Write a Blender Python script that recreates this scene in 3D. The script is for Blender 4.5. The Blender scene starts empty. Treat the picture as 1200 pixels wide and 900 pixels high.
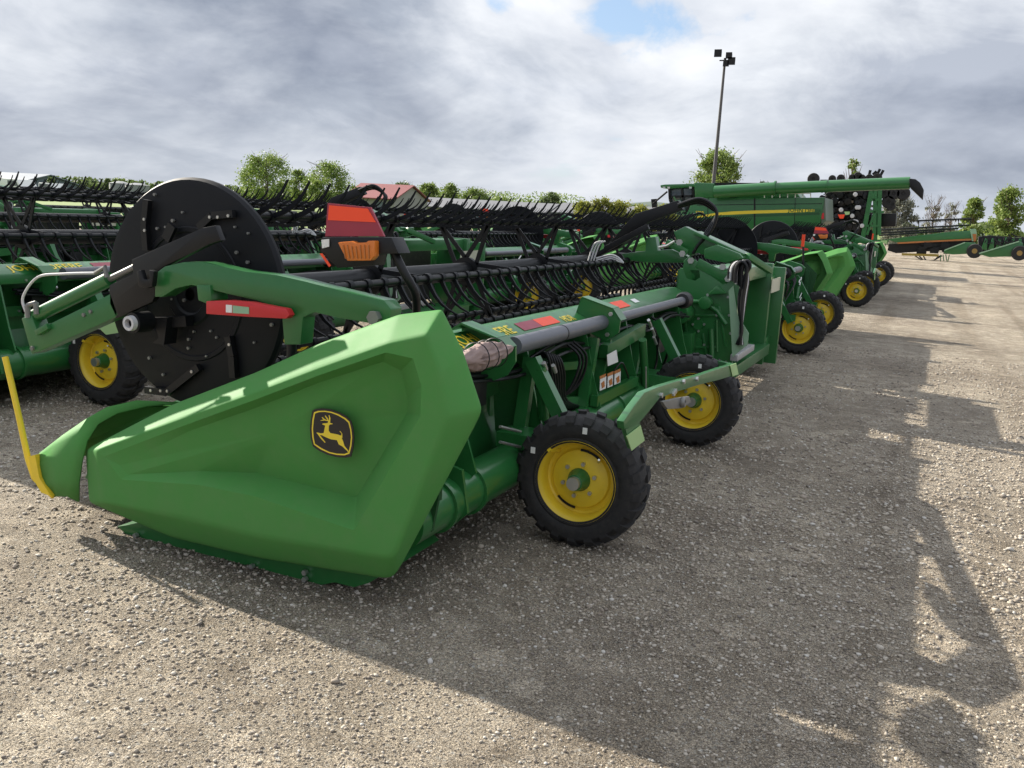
import bpy, bmesh, math, random
import numpy as np
from mathutils import Vector, Matrix, noise
random.seed(7)
R = math.radians
PI = math.pi
sc = bpy.context.scene
col = sc.collection

# ------------------------------------------------------------------ camera
F = 1068.7; CH = 1.69
p_, y_, r_ = R(10.839), R(24.115), R(-3.154)
fw = Vector((-math.sin(y_)*math.cos(p_), math.cos(y_)*math.cos(p_), -math.sin(p_)))
rt0 = Vector((math.cos(y_), math.sin(y_), 0)); up0 = rt0.cross(fw)
rt = rt0*math.cos(r_) - up0*math.sin(r_); up = up0*math.cos(r_) + rt0*math.sin(r_)
CAM = Vector((0, 0, CH))
def W(px, py, ax, v):
    """point of the real place seen at a survey mark of the photo, on the plane axis=v"""
    d = fw + rt*((px-600)/F) - up*((py-450)/F)
    t = (v - CAM[ax])/d[ax]
    return CAM + d*t
cd = bpy.data.cameras.new('camera'); cam = bpy.data.objects.new('camera', cd); col.objects.link(cam)
cam.matrix_world = Matrix(((rt.x, up.x, -fw.x, 0), (rt.y, up.y, -fw.y, 0), (rt.z, up.z, -fw.z, CH), (0, 0, 0, 1)))
cd.sensor_width = 36; cd.lens = F*36/1200; cd.clip_start = .05; cd.clip_end = 6000
sc.camera = cam

# ------------------------------------------------------------------ materials
def newmat(name):
    m = bpy.data.materials.new(name); m.use_nodes = True
    return m, m.node_tree.nodes, m.node_tree.links, m.node_tree.nodes['Principled BSDF']
def paint(name, c, rough=.35, metal=0, var=.12, dust=0.0, scale=6, bump=0.0, spec=.5, coat=0, bscale=60):
    m, N, L, b = newmat(name)
    tc = N.new('ShaderNodeTexCoord')
    n = N.new('ShaderNodeTexNoise'); n.inputs['Scale'].default_value = scale; n.inputs['Detail'].default_value = 8; n.inputs['Roughness'].default_value = .65
    L.new(tc.outputs['Object'], n.inputs['Vector'])
    mx = N.new('ShaderNodeMix'); mx.data_type = 'RGBA'
    mx.inputs[6].default_value = (*[x*(1-var) for x in c], 1); mx.inputs[7].default_value = (*[min(1, x*(1+var)) for x in c], 1)
    L.new(n.outputs['Fac'], mx.inputs[0]); out = mx.outputs[2]
    if dust > 0:
        n2 = N.new('ShaderNodeTexNoise'); n2.inputs['Scale'].default_value = scale*3.3; n2.inputs['Detail'].default_value = 10; n2.inputs['Roughness'].default_value = .75
        L.new(tc.outputs['Object'], n2.inputs['Vector'])
        mr = N.new('ShaderNodeMapRange'); mr.inputs[1].default_value = .42; mr.inputs[2].default_value = .8; mr.inputs[4].default_value = dust
        L.new(n2.outputs['Fac'], mr.inputs[0])
        m2 = N.new('ShaderNodeMix'); m2.data_type = 'RGBA'; m2.inputs[7].default_value = (.22, .19, .15, 1)
        L.new(mr.outputs[0], m2.inputs[0]); L.new(out, m2.inputs[6]); out = m2.outputs[2]
    L.new(out, b.inputs['Base Color'])
    r = N.new('ShaderNodeMapRange'); r.inputs[3].default_value = max(.02, rough-.08); r.inputs[4].default_value = rough+.12
    L.new(n.outputs['Fac'], r.inputs[0]); L.new(r.outputs[0], b.inputs['Roughness'])
    b.inputs['Metallic'].default_value = metal; b.inputs['Specular IOR Level'].default_value = spec
    if coat: b.inputs['Coat Weight'].default_value = coat; b.inputs['Coat Roughness'].default_value = .12
    if bump:
        bp = N.new('ShaderNodeBump'); bp.inputs['Strength'].default_value = bump; bp.inputs['Distance'].default_value = .004
        n3 = N.new('ShaderNodeTexNoise'); n3.inputs['Scale'].default_value = bscale; n3.inputs['Detail'].default_value = 4
        L.new(tc.outputs['Object'], n3.inputs['Vector']); L.new(n3.outputs['Fac'], bp.inputs['Height']); L.new(bp.outputs['Normal'], b.inputs['Normal'])
    return m
M = {}
M['green'] = paint('green_paint', (.019, .135, .033), .30, var=.14, dust=.05, coat=.25)
M['panel'] = paint('green_plastic', (.072, .245, .06), .60, spec=.16, var=.06, dust=.14, scale=2.6, bump=.08, bscale=420)
M['palegreen'] = paint('pale_green', (.26, .42, .27), .5, var=.08)
M['black'] = paint('black_paint', (.006, .0065, .008), .40, var=.3, dust=.015, spec=.35)
M['plastic'] = paint('black_plastic', (.0045, .0055, .008), .50, spec=.25, var=.15, dust=.015, scale=3)
M['yellow'] = paint('yellow_paint', (.78, .56, .03), .42, var=.06, dust=.12)
M['rubber'] = paint('rubber', (.013, .013, .014), .75, var=.2, dust=.10, scale=9, bump=.3, bscale=90)
M['tube'] = paint('grey_tube', (.10, .105, .125), .38, var=.1, dust=.1, scale=12)
M['zinc'] = paint('zinc', (.55, .55, .53), .35, metal=.85, var=.1)
M['dullsteel'] = paint('dull_steel', (.22, .22, .21), .5, metal=.5, var=.15)
M['steel'] = paint('steel_sheet', (.42, .42, .42), .42, metal=.4, var=.12)
M['red'] = paint('red_paint', (.52, .022, .028), .4, var=.08)
M['reflred'] = paint('orange_red_film', (.92, .075, .02), .45, var=.03)
M['maroon'] = paint('maroon_film', (.30, .03, .055), .4, var=.04)
M['amber'] = paint('amber_lens', (.62, .17, .025), .22, var=.1, scale=40)
M['limetape'] = paint('lime_tape', (.36, .55, .24), .45, var=.06)
M['beige'] = paint('beige_tape', (.50, .50, .38), .5, var=.05)
M['white'] = paint('white_label', (.72, .72, .70), .5, var=.05)
M['decal_yellow'] = paint('decal_yellow', (.78, .60, .04), .4, var=.03)
M['decal_black'] = paint('decal_black', (.016, .014, .016), .3, var=.05)
M['rag'] = paint('rag', (.30, .22, .20), .8, var=.35, scale=14, bump=.5, bscale=30)
M['greyhose'] = paint('grey_hose', (.55, .55, .56), .5, var=.1)
M['belt'] = paint('belt', (.02, .02, .02), .7, var=.2, dust=.2)
M['glass'] = paint('dark_glass', (.05, .07, .08), .06, var=.05, coat=.4)
M['bark'] = paint('bark', (.13, .10, .075), .9, var=.3, scale=3)
M['rooftin'] = paint('red_roof', (.23, .065, .065), .6, var=.12, scale=.4)
M['greywall'] = paint('grey_wall', (.30, .29, .27), .8, var=.1, scale=.3)
M['bluewall'] = paint('blue_grey_wall', (.13, .16, .19), .7, var=.1, scale=.3)
M['binwall'] = paint('galvanised', (.22, .23, .24), .6, metal=.1, var=.12, scale=.6)
M['rust'] = paint('orange_paint', (.42, .15, .04), .5, var=.2)

def leafmat(name, a, b_):
    m, N, L, b = newmat(name)
    g = N.new('ShaderNodeNewGeometry'); cr = N.new('ShaderNodeValToRGB')
    cr.color_ramp.elements[0].color = (*a, 1); cr.color_ramp.elements[1].color = (*b_, 1)
    L.new(g.outputs['Random Per Island'], cr.inputs[0]); L.new(cr.outputs[0], b.inputs['Base Color'])
    b.inputs['Roughness'].default_value = .55
    tr = N.new('ShaderNodeBsdfTranslucent'); L.new(cr.outputs[0], tr.inputs['Color'])
    ms = N.new('ShaderNodeMixShader'); ms.inputs[0].default_value = .35
    L.new(b.outputs[0], ms.inputs[1]); L.new(tr.outputs[0], ms.inputs[2])
    L.new(ms.outputs[0], N['Material Output'].inputs['Surface'])
    return m
M['leaf'] = leafmat('leaves', (.10, .17, .035), (.27, .34, .08))
M['leafdark'] = leafmat('leaves_dark', (.06, .10, .03), (.16, .21, .07))
M['leafyellow'] = leafmat('leaves_yellow', (.16, .20, .03), (.34, .34, .06))
M['leafgrey'] = leafmat('leaves_grey', (.12, .13, .10), (.30, .31, .24))

# ------------------------------------------------------------------ mesh builder
class MB:
    def __init__(s): s.v = []; s.f = []; s.mi = []; s.m = 0; s.pc = []
    def add(s, vs, fs):
        s.pc.append((len(s.v), len(s.f)))
        o = len(s.v); s.v += [Vector(v) for v in vs]; s.f += [[i+o for i in f] for f in fs]; s.mi += [s.m]*len(fs); return s
    def box(s, lo, hi):
        x0, y0, z0 = lo; x1, y1, z1 = hi
        return s.add([(x0,y0,z0),(x1,y0,z0),(x1,y1,z0),(x0,y1,z0),(x0,y0,z1),(x1,y0,z1),(x1,y1,z1),(x0,y1,z1)],
                     [(0,3,2,1),(4,5,6,7),(0,1,5,4),(1,2,6,5),(2,3,7,6),(3,0,4,7)])
    def bar(s, a, b, w, h=None, upv=(0, 0, 1)):
        a = Vector(a); b = Vector(b); h = h or w; d = (b-a).normalized(); u = Vector(upv)
        if abs(d.dot(u)) > .98: u = Vector((1, 0, 0))
        x = d.cross(u).normalized()*w/2; z = x.cross(d).normalized()*h/2
        vs = [a-x-z, a+x-z, a+x+z, a-x+z, b-x-z, b+x-z, b+x+z, b-x+z]
        return s.add(vs, [(0,3,2,1),(4,5,6,7),(0,1,5,4),(1,2,6,5),(2,3,7,6),(3,0,4,7)][0:6])
    def tube(s, pts, r, n=10, caps=True):
        pts = [Vector(p) for p in pts]; K = len(pts)
        rs = r if isinstance(r, (list, tuple)) else [r]*K
        d0 = (pts[1]-pts[0]).normalized(); u = Vector((0, 0, 1)) if abs(d0.z) < .9 else Vector((1, 0, 0))
        x = d0.cross(u).normalized(); vs = []
        for k in range(K):
            d = (pts[min(k+1, K-1)]-pts[max(k-1, 0)]).normalized()
            x = (x - d*x.dot(d)).normalized(); z = d.cross(x)
            for i in range(n):
                a = 2*PI*i/n; vs.append(pts[k] + (x*math.cos(a)+z*math.sin(a))*rs[k])
        fs = [(k*n+i, k*n+(i+1) % n, (k+1)*n+(i+1) % n, (k+1)*n+i) for k in range(K-1) for i in range(n)]
        if caps: fs += [tuple(range(n-1, -1, -1)), tuple(range((K-1)*n, K*n))]
        return s.add(vs, fs)
    def lathe(s, prof, c, ax=1, n=40, close=False):
        """prof: (radius, along) about axis through c"""
        c = Vector(c); vs = []
        for (r, t) in prof:
            for i in range(n):
                a = 2*PI*i/n; q = [0, 0, 0]; o = [(1, 2), (2, 0), (0, 1)][ax]
                q[ax] = t; q[o[0]] = r*math.cos(a); q[o[1]] = r*math.sin(a); vs.append(c+Vector(q))
        K = len(prof); fs = []
        for k in range(K if close else K-1):
            k2 = (k+1) % K
            for i in range(n): fs.append((k*n+i, k*n+(i+1) % n, k2*n+(i+1) % n, k2*n+i))
        return s.add(vs, fs)
    def prism(s, poly, off):
        """poly: 3D points of a flat outline, extruded by vector off"""
        poly = [Vector(p) for p in poly]; n = len(poly); off = Vector(off)
        vs = poly + [p+off for p in poly]
        fs = [tuple(range(n)), tuple(range(2*n-1, n-1, -1))] + [(i, i+n, (i+1) % n+n, (i+1) % n) for i in range(n)]
        return s.add(vs, fs)
    def bolt(s, c, r=.012, h=.01, ax=1, sg=-1):
        c = Vector(c); o = Vector((0, 0, 0)); o[ax] = sg*h
        return s.tube([c, c+o], r, 6)
    def mirror(s):
        s.v = [Vector((v.x, 2*YC-v.y, v.z)) for v in s.v]; s.f = [list(reversed(f)) for f in s.f]; return s
    def split(s, name, mats, parent=None, **k):
        out = []; pc = s.pc+[(len(s.v), len(s.f))]
        for (a, b), (c, d) in zip(pc, pc[1:]):
            m = MB(); m.v = s.v[a:c]; m.f = [[i-a for i in f] for f in s.f[b:d]]; m.mi = s.mi[b:d]; out.append(m.build(name, mats, parent, **k))
        return out
    def build(s, name, mats, parent=None, smooth=40, bevel=0, loc=None, hide=None):
        me = bpy.data.meshes.new(name)
        if not isinstance(mats, (list, tuple)): mats = [mats]
        org = Vector(loc) if loc is not None else Vector((0, 0, 0))
        if parent is not None and loc is None:
            q = parent
            org = Vector((0, 0, 0))
            while q is not None: org += q.location; q = q.parent
            org = org
        me.from_pydata([v-org for v in s.v], [], s.f)
        for m in mats: me.materials.append(m)
        if len(mats) > 1: me.polygons.foreach_set('material_index', s.mi)
        bm = bmesh.new(); bm.from_mesh(me); bmesh.ops.recalc_face_normals(bm, faces=bm.faces)
        if bevel:
            bmesh.ops.remove_doubles(bm, verts=bm.verts, dist=1e-6)
            es = [e for e in bm.edges if len(e.link_faces) == 2 and e.calc_face_angle(0) > R(35)]
            try: bmesh.ops.bevel(bm, geom=es, offset=bevel, segments=2, affect='EDGES', profile=.6, clamp_overlap=True)
            except Exception: pass
        bm.to_mesh(me); bm.free()
        if smooth:
            me.polygons.foreach_set('use_smooth', [True]*len(me.polygons))
            try: me.set_sharp_from_angle(angle=R(smooth))
            except Exception: pass
        o = bpy.data.objects.new(name, me); col.objects.link(o)
        if parent is not None: o.parent = parent
        if loc is not None: o.location = loc
        return o
def thing(name, label, cat, loc=(0, 0, 0), rz=0, group=None):
    o = bpy.data.objects.new(name, None); col.objects.link(o); o.location = loc; o.rotation_euler = (0, 0, rz)
    o.empty_display_size = .2
    o['label'] = label; o['category'] = cat
    if group: o['group'] = group
    return o
def tag(o, label=None, cat=None, group=None, kind=None):
    if label: o['label'] = label
    if cat: o['category'] = cat
    if group: o['group'] = group
    if kind: o['kind'] = kind
    return o
def copy_tree(o, parent=None, skip=None):
    c = o.copy(); col.objects.link(c); c.parent = parent
    for ch in o.children:
        if skip and skip(ch): continue
        copy_tree(ch, c, skip)
    return c
def PX(pts, ax, v): return [W(a, b, ax, v) for a, b in pts]
def Z2(pts, ox, oy, s): return [(ox+a/s, oy+b/s) for a, b in pts]
def bez(P, n=14):
    """smooth curve through points (Catmull-Rom)"""
    P = [Vector(p) for p in P]; Q = [P[0]]+P+[P[-1]]; out = []
    for i in range(1, len(Q)-2):
        for k in range(n):
            t = k/n; a, b, c, d = Q[i-1:i+3]
            out.append(.5*((2*b)+(c-a)*t+(2*a-5*b+4*c-d)*t*t+(3*b-a-3*c+d)*t**3))
    out.append(P[-1]); return out

# ------------------------------------------------------------------ world and sun
sun_h = Vector((1.94, -.42, -1)).normalized()
sd = bpy.data.lights.new('sun', 'SUN'); sd.energy = 5.0; sd.angle = R(.6); sd.color = (1, .925, .80)
so = bpy.data.objects.new('sun', sd); col.objects.link(so); so.rotation_euler = sun_h.to_track_quat('-Z', 'Y').to_euler(); so.location = (-20, 5, 20)
so_dir = -sun_h
w = bpy.data.worlds.new('World'); sc.world = w; w.use_nodes = True
N = w.node_tree.nodes; L = w.node_tree.links
bg = N['Background']; bg.inputs['Strength'].default_value = .1
sky = N.new('ShaderNodeTexSky'); sky.sky_type = 'NISHITA'; sky.sun_disc = False
sky.sun_elevation = math.asin(so_dir.z); sky.sun_rotation = math.atan2(so_dir.x, so_dir.y)
sky.air_density = 1.0; sky.dust_density = .6
tc = N.new('ShaderNodeTexCoord'); sp = N.new('ShaderNodeSeparateXYZ'); L.new(tc.outputs['Generated'], sp.inputs[0])
def mth(op, a, b=None, cl=False):
    n = N.new('ShaderNodeMath'); n.operation = op; n.use_clamp = cl
    for i, q in enumerate((a, b)):
        if q is None: continue
        if isinstance(q, (int, float)): n.inputs[i].default_value = q
        else: L.new(q, n.inputs[i])
    return n.outputs[0]
OX = 18.25
zz = mth('MAXIMUM', sp.outputs[2], 0.0)
lz = mth('MULTIPLY', mth('LOGARITHM', mth('ADD', zz, .10), 2.718), .52)
cmb = N.new('ShaderNodeCombineXYZ'); L.new(sp.outputs[0], cmb.inputs[0]); L.new(sp.outputs[1], cmb.inputs[1]); L.new(lz, cmb.inputs[2])
def nz(scale, det, rough, dist=0, off=0, src=None):
    mp = N.new('ShaderNodeMapping'); mp.inputs['Location'].default_value = (off, off*.7, off*.3); L.new(src or cmb.outputs[0], mp.inputs[0])
    mp.inputs['Scale'].default_value = (1, 1, 1)
    n = N.new('ShaderNodeTexNoise'); n.inputs['Scale'].default_value = scale; n.inputs['Detail'].default_value = det
    n.inputs['Roughness'].default_value = rough; n.inputs['Distortion'].default_value = dist; L.new(mp.outputs[0], n.inputs['Vector']); return n.outputs['Fac']
a = nz(2.3, 10, .52, .25, OX); b2 = nz(6.0, 9, .60, .5, 8.1); c2 = nz(1.1, 3, .5, 0, 4.4)
sh = N.new('ShaderNodeVectorMath'); sh.operation = 'ADD'; L.new(cmb.outputs[0], sh.inputs[0]); sh.inputs[1].default_value = (-.03, .01, .06)
a_s = nz(2.3, 10, .52, .25, OX, sh.outputs[0])
def ramp(src, stops):
    cr = N.new('ShaderNodeValToRGB'); e = cr.color_ramp.elements
    while len(e) > 1: e.remove(e[-1])
    e[0].position = stops[0][0]; e[0].color = (*stops[0][1], 1)
    for q, c in stops[1:]:
        k = e.new(q); k.color = (*c, 1)
    L.new(src, cr.inputs[0]); return cr.outputs[0]
def mixc(f, A, B):
    m = N.new('ShaderNodeMix'); m.data_type = 'RGBA'
    for i, q in ((0, f), (6, A), (7, B)):
        if isinstance(q, (int, float)): m.inputs[i].default_value = q
        elif isinstance(q, tuple): m.inputs[i].default_value = (*q, 1)
        else: L.new(q, m.inputs[i])
    return m.outputs[2]
dens = mth('ADD', mth('MULTIPLY', a, .70), mth('MULTIPLY', b2, .30))
lit = mth('MULTIPLY', mth('SUBTRACT', a, a_s), 7.0)
lit = mth('ADD', lit, .42, True)
SK = 6.2
def g(v, t=(1, 1, 1)): return tuple(v*SK*x for x in t)
dark = ramp(dens, [(.40, g(.54, (.93, .99, 1.1))), (.47, g(.37, (.88, .98, 1.16))), (.56, g(.24, (.83, .96, 1.24)))])
bright = ramp(dens, [(.40, g(.76, (.98, 1, 1.03))), (.47, g(.66, (.96, 1, 1.06))), (.56, g(.42, (.90, .98, 1.14)))])
cloud = mixc(lit, dark, bright)
shade = ramp(c2, [(.35, (1.15, 1.15, 1.15)), (.65, (.86, .87, .89))])
mm = N.new('ShaderNodeMix'); mm.data_type = 'RGBA'; mm.blend_type = 'MULTIPLY'; mm.inputs[0].default_value = 1; L.new(cloud, mm.inputs[6]); L.new(shade, mm.inputs[7])
cloud = mm.outputs[2]
mask = ramp(dens, [(.325, (0, 0, 0)), (.368, (1, 1, 1))])
blue = mixc(.65, sky.outputs[0], g(.50, (.62, .86, 1.25)))
full = mixc(mask, blue, cloud)
hz = ramp(sp.outputs[2], [(0.0, (1, 1, 1)), (.05, (.5, .5, .5)), (.14, (0, 0, 0))])
hzf = mth('MULTIPLY', hz, .5)
full = mixc(hzf, full, g(.54, (.95, 1.0, 1.08)))
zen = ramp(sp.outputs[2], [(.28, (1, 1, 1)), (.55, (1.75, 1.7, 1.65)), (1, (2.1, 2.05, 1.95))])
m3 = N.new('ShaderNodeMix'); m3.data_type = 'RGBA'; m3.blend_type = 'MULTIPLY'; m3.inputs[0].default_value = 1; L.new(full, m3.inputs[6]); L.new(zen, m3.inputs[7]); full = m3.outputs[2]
low = ramp(sp.outputs[2], [(.0, (0, 0, 0)), (.001, (1, 1, 1))])
full = mixc(low, (1.2, 1.1, .95), full)
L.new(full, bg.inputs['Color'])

# ------------------------------------------------------------------ ground
def groundmat():
    m, N, L, b = newmat('gravel')
    tc = N.new('ShaderNodeTexCoord'); P = tc.outputs['Object']
    def noi(s, d, r=.6):
        n = N.new('ShaderNodeTexNoise'); n.inputs['Scale'].default_value = s; n.inputs['Detail'].default_value = d; n.inputs['Roughness'].default_value = r; L.new(P, n.inputs['Vector']); return n
    def vor(s, feat='F1', rnd=1):
        n = N.new('ShaderNodeTexVoronoi'); n.inputs['Scale'].default_value = s; n.feature = feat; n.inputs['Randomness'].default_value = rnd; L.new(P, n.inputs['Vector']); return n
    def rp(src, st):
        c = N.new('ShaderNodeValToRGB'); e = c.color_ramp.elements
        while len(e) > 1: e.remove(e[-1])
        e[0].position = st[0][0]; e[0].color = (*st[0][1], 1)
        for q, cc in st[1:]: k = e.new(q); k.color = (*cc, 1)
        L.new(src, c.inputs[0]); return c.outputs[0]
    def mx(f, A, B, bt='MIX'):
        q = N.new('ShaderNodeMix'); q.data_type = 'RGBA'; q.blend_type = bt
        for i, s in ((0, f), (6, A), (7, B)):
            if isinstance(s, (int, float)): q.inputs[i].default_value = s
            elif isinstance(s, tuple): q.inputs[i].default_value = (*s, 1)
            else: L.new(s, q.inputs[i])
        return q.outputs[2]
    v1 = vor(46); v2 = vor(105); v3 = vor(230)
    sep = N.new('ShaderNodeSeparateColor'); L.new(v1.outputs['Color'], sep.inputs[0])
    sep2 = N.new('ShaderNodeSeparateColor'); L.new(v2.outputs['Color'], sep2.inputs[0])
    sep3 = N.new('ShaderNodeSeparateColor'); L.new(v3.outputs['Color'], sep3.inputs[0])
    base = rp(noi(.45, 8, .6).outputs['Fac'], [(.3, (.27, .222, .168)), (.5, (.375, .318, .245)), (.72, (.45, .39, .305))])
    c3 = rp(sep3.outputs[0], [(0, (.42, .40, .38)), (.5, (1, 1, 1)), (.85, (1.4, 1.4, 1.38)), (1, (2.0, 2.0, 1.95))])
    base = mx(.8, base, c3, 'MULTIPLY')
    c2 = rp(sep2.outputs[0], [(0, (.12, .105, .09)), (.35, (.24, .21, .17)), (.7, (.36, .33, .28)), (.93, (.46, .43, .38)), (1, (.52, .5, .45))])
    k2 = rp(v2.outputs['Distance'], [(.28, (1, 1, 1)), (.55, (0, 0, 0))])
    base = mx(mxf(N, L, k2, .75), base, c2)
    c1 = rp(sep.outputs[0], [(0, (.16, .14, .12)), (.4, (.30, .27, .22)), (.8, (.42, .39, .33)), (1, (.6, .58, .53))])
    k1 = rp(v1.outputs['Distance'], [(.22, (1, 1, 1)), (.4, (0, 0, 0))])
    pick = rp(sep.outputs[1], [(.55, (0, 0, 0)), (.62, (1, 1, 1))])
    base = mx(mx(1.0, k1, pick, 'MULTIPLY'), base, c1)
    big = rp(noi(.35, 7, .62).outputs['Fac'], [(.34, (.64, .62, .60)), (.48, (.96, .96, .96)), (.66, (1.16, 1.16, 1.16))])
    mp = N.new('ShaderNodeMapping'); mp.inputs['Scale'].default_value = (1.6, .07, 1); L.new(P, mp.inputs[0]); nt = N.new('ShaderNodeTexNoise'); nt.inputs['Scale'].default_value = 1.0; nt.inputs['Detail'].default_value = 5; L.new(mp.outputs[0], nt.inputs['Vector'])
    trk = rp(nt.outputs['Fac'], [(.36, (.80, .78, .75)), (.47, (1, 1, 1)), (.62, (1.06, 1.06, 1.05))]); base = mx(1.0, base, trk, 'MULTIPLY')
    v0 = vor(9); s0 = N.new('ShaderNodeSeparateColor'); L.new(v0.outputs['Color'], s0.inputs[0]); k0 = rp(s0.outputs[0], [(0, (.74, .72, .70)), (.5, (1, 1, 1)), (.9, (1.2, 1.2, 1.2)), (1, (1.5, 1.5, 1.5))]); base = mx(.7, base, k0, 'MULTIPLY')
    base = mx(1.0, base, big, 'MULTIPLY')
    L.new(base, b.inputs['Base Color']); b.inputs['Roughness'].default_value = .88; b.inputs['Specular IOR Level'].default_value = .3
    def bump(h, d, prev, s=1, inv=False):
        q = N.new('ShaderNodeBump'); q.inputs['Distance'].default_value = d; q.inputs['Strength'].default_value = s; q.invert = inv
        L.new(h, q.inputs['Height'])
        if prev: L.new(prev, q.inputs['Normal'])
        return q.outputs['Normal']
    n = bump(noi(9, 6, .7).outputs['Fac'], .05, None, .5)
    n = bump(v1.outputs['Distance'], .02, n, .8, True)
    n = bump(v2.outputs['Distance'], .013, n, 1, True)
    n = bump(v3.outputs['Distance'], .006, n, .8, True)
    n = bump(noi(150, 5, .8).outputs['Fac'], .008, n, .9)
    L.new(n, b.inputs['Normal'])
    return m
def mxf(N, L, src, k):
    q = N.new('ShaderNodeMath'); q.operation = 'MULTIPLY'; L.new(src, q.inputs[0]); q.inputs[1].default_value = k; return q.outputs[0]
M['gravel'] = groundmat()
def grassmat():
    m = paint('grass', (.15, .21, .05), .9, var=.35, scale=1.2, bump=.4, bscale=20); return m
M['grass'] = grassmat()
xs = [-3000, -60, -20, -9, -7, 6, 12, 60, 3000]; ys = [-3000, -8, 0, 14, 40, 130, 3000]
mb = MB(); mb.add([(x, y, 0) for y in ys for x in xs], [(j*len(xs)+i, j*len(xs)+i+1, (j+1)*len(xs)+i+1, (j+1)*len(xs)+i) for j in range(len(ys)-1) for i in range(len(xs)-1)])
tag(mb.build('ground', M['gravel'], smooth=0), 'pale brown gravel yard', kind='structure')
def field(name, pts, z, mat, label, kind='structure'):
    mb = MB(); mb.add([(x, y, z) for x, y in pts], [tuple(range(len(pts)))])
    o = mb.build(name, mat, smooth=0); tag(o, label, kind=kind); return o
field('grass_field', [(-34, -60), (-1800, -60), (-1800, 2500), (1800, 2500), (1800, 150), (10, 150), (-30, 130)], .006, M['grass'], 'green field beyond the gravel yard')

# loose stones
def stones():
    ico = bmesh.new(); bmesh.ops.create_icosphere(ico, subdivisions=1, radius=1)
    iv = np.array([v.co[:] for v in ico.verts]); fi = np.array([[v.index for v in f.verts] for f in ico.faces]); ico.free()
    rng = np.random.default_rng(5); n = 170000
    # density falls with distance from the camera
    rr = 1.0+13*rng.random(n)**1.4; th = R(24)+rng.uniform(-.62, .60, n)+0*rr
    X = -rr*np.sin(th); Y = rr*np.cos(th)
    s = .0022+.0062*rng.random(n)**3.2; s[rng.random(n) < .006] *= 2.0
    s *= np.clip(rr/3.2, .75, 1.6)
    k = noise_arr(X, Y); keep = rng.random(n) < np.clip(.4+1.1*k, .1, 1)
    X, Y, s = X[keep], Y[keep], s[keep]; n = len(X)
    sc3 = np.stack([s*rng.uniform(.8, 1.5, n), s*rng.uniform(.8, 1.3, n), s*rng.uniform(.45, .8, n)], 1)
    a = rng.uniform(0, 6.28, n); V = iv[None]*(1+.28*rng.uniform(-1, 1, (n, len(iv), 1)))
    V = V*sc3[:, None]; ca, sa = np.cos(a)[:, None], np.sin(a)[:, None]
    x = V[..., 0]*ca-V[..., 1]*sa+X[:, None]; y = V[..., 0]*sa+V[..., 1]*ca+Y[:, None]; z = V[..., 2]+sc3[:, 2:3]*.45
    co = np.stack([x, y, z], -1).reshape(-1, 3)
    faces = (fi[None]+np.arange(n)[:, None, None]*len(iv)).reshape(-1)
    me = bpy.data.meshes.new('loose_gravel'); nf = n*len(fi)
    me.vertices.add(len(co)); me.vertices.foreach_set('co', co.ravel().astype(np.float32))
    me.loops.add(nf*3); me.loops.foreach_set('vertex_index', faces.astype(np.int32))
    me.polygons.add(nf); me.polygons.foreach_set('loop_start', np.arange(0, nf*3, 3, dtype=np.int32)); me.polygons.foreach_set('loop_total', np.full(nf, 3, dtype=np.int32))
    me.polygons.foreach_set('use_smooth', np.ones(nf, dtype=bool))
    me.update(calc_edges=True)
    m, N, L, b = newmat('stone')
    g_ = N.new('ShaderNodeNewGeometry'); cr = N.new('ShaderNodeValToRGB'); e = cr.color_ramp.elements
    e[0].color = (.15, .13, .11, 1); e[1].color = (.50, .475, .43, 1)
    for q, c in ((.15, (.24, .20, .16)), (.4, (.34, .29, .23)), (.75, (.40, .355, .29)), (.93, (.47, .43, .37))): k = e.new(q); k.color = (*c, 1)
    L.new(g_.outputs['Random Per Island'], cr.inputs[0]); L.new(cr.outputs[0], b.inputs['Base Color']); b.inputs['Roughness'].default_value = .8
    me.materials.append(m)
    o = bpy.data.objects.new('loose_gravel', me); col.objects.link(o); tag(o, 'loose pale pebbles scattered over the gravel yard', 'gravel', kind='stuff')
def noise_arr(X, Y): return np.array([noise.noise(Vector((x*.9, y*.9, 2.2)))*.7+noise.noise(Vector((x*3, y*3, 5)))*.4+.35 for x, y in zip(X, Y)])
stones()

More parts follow.
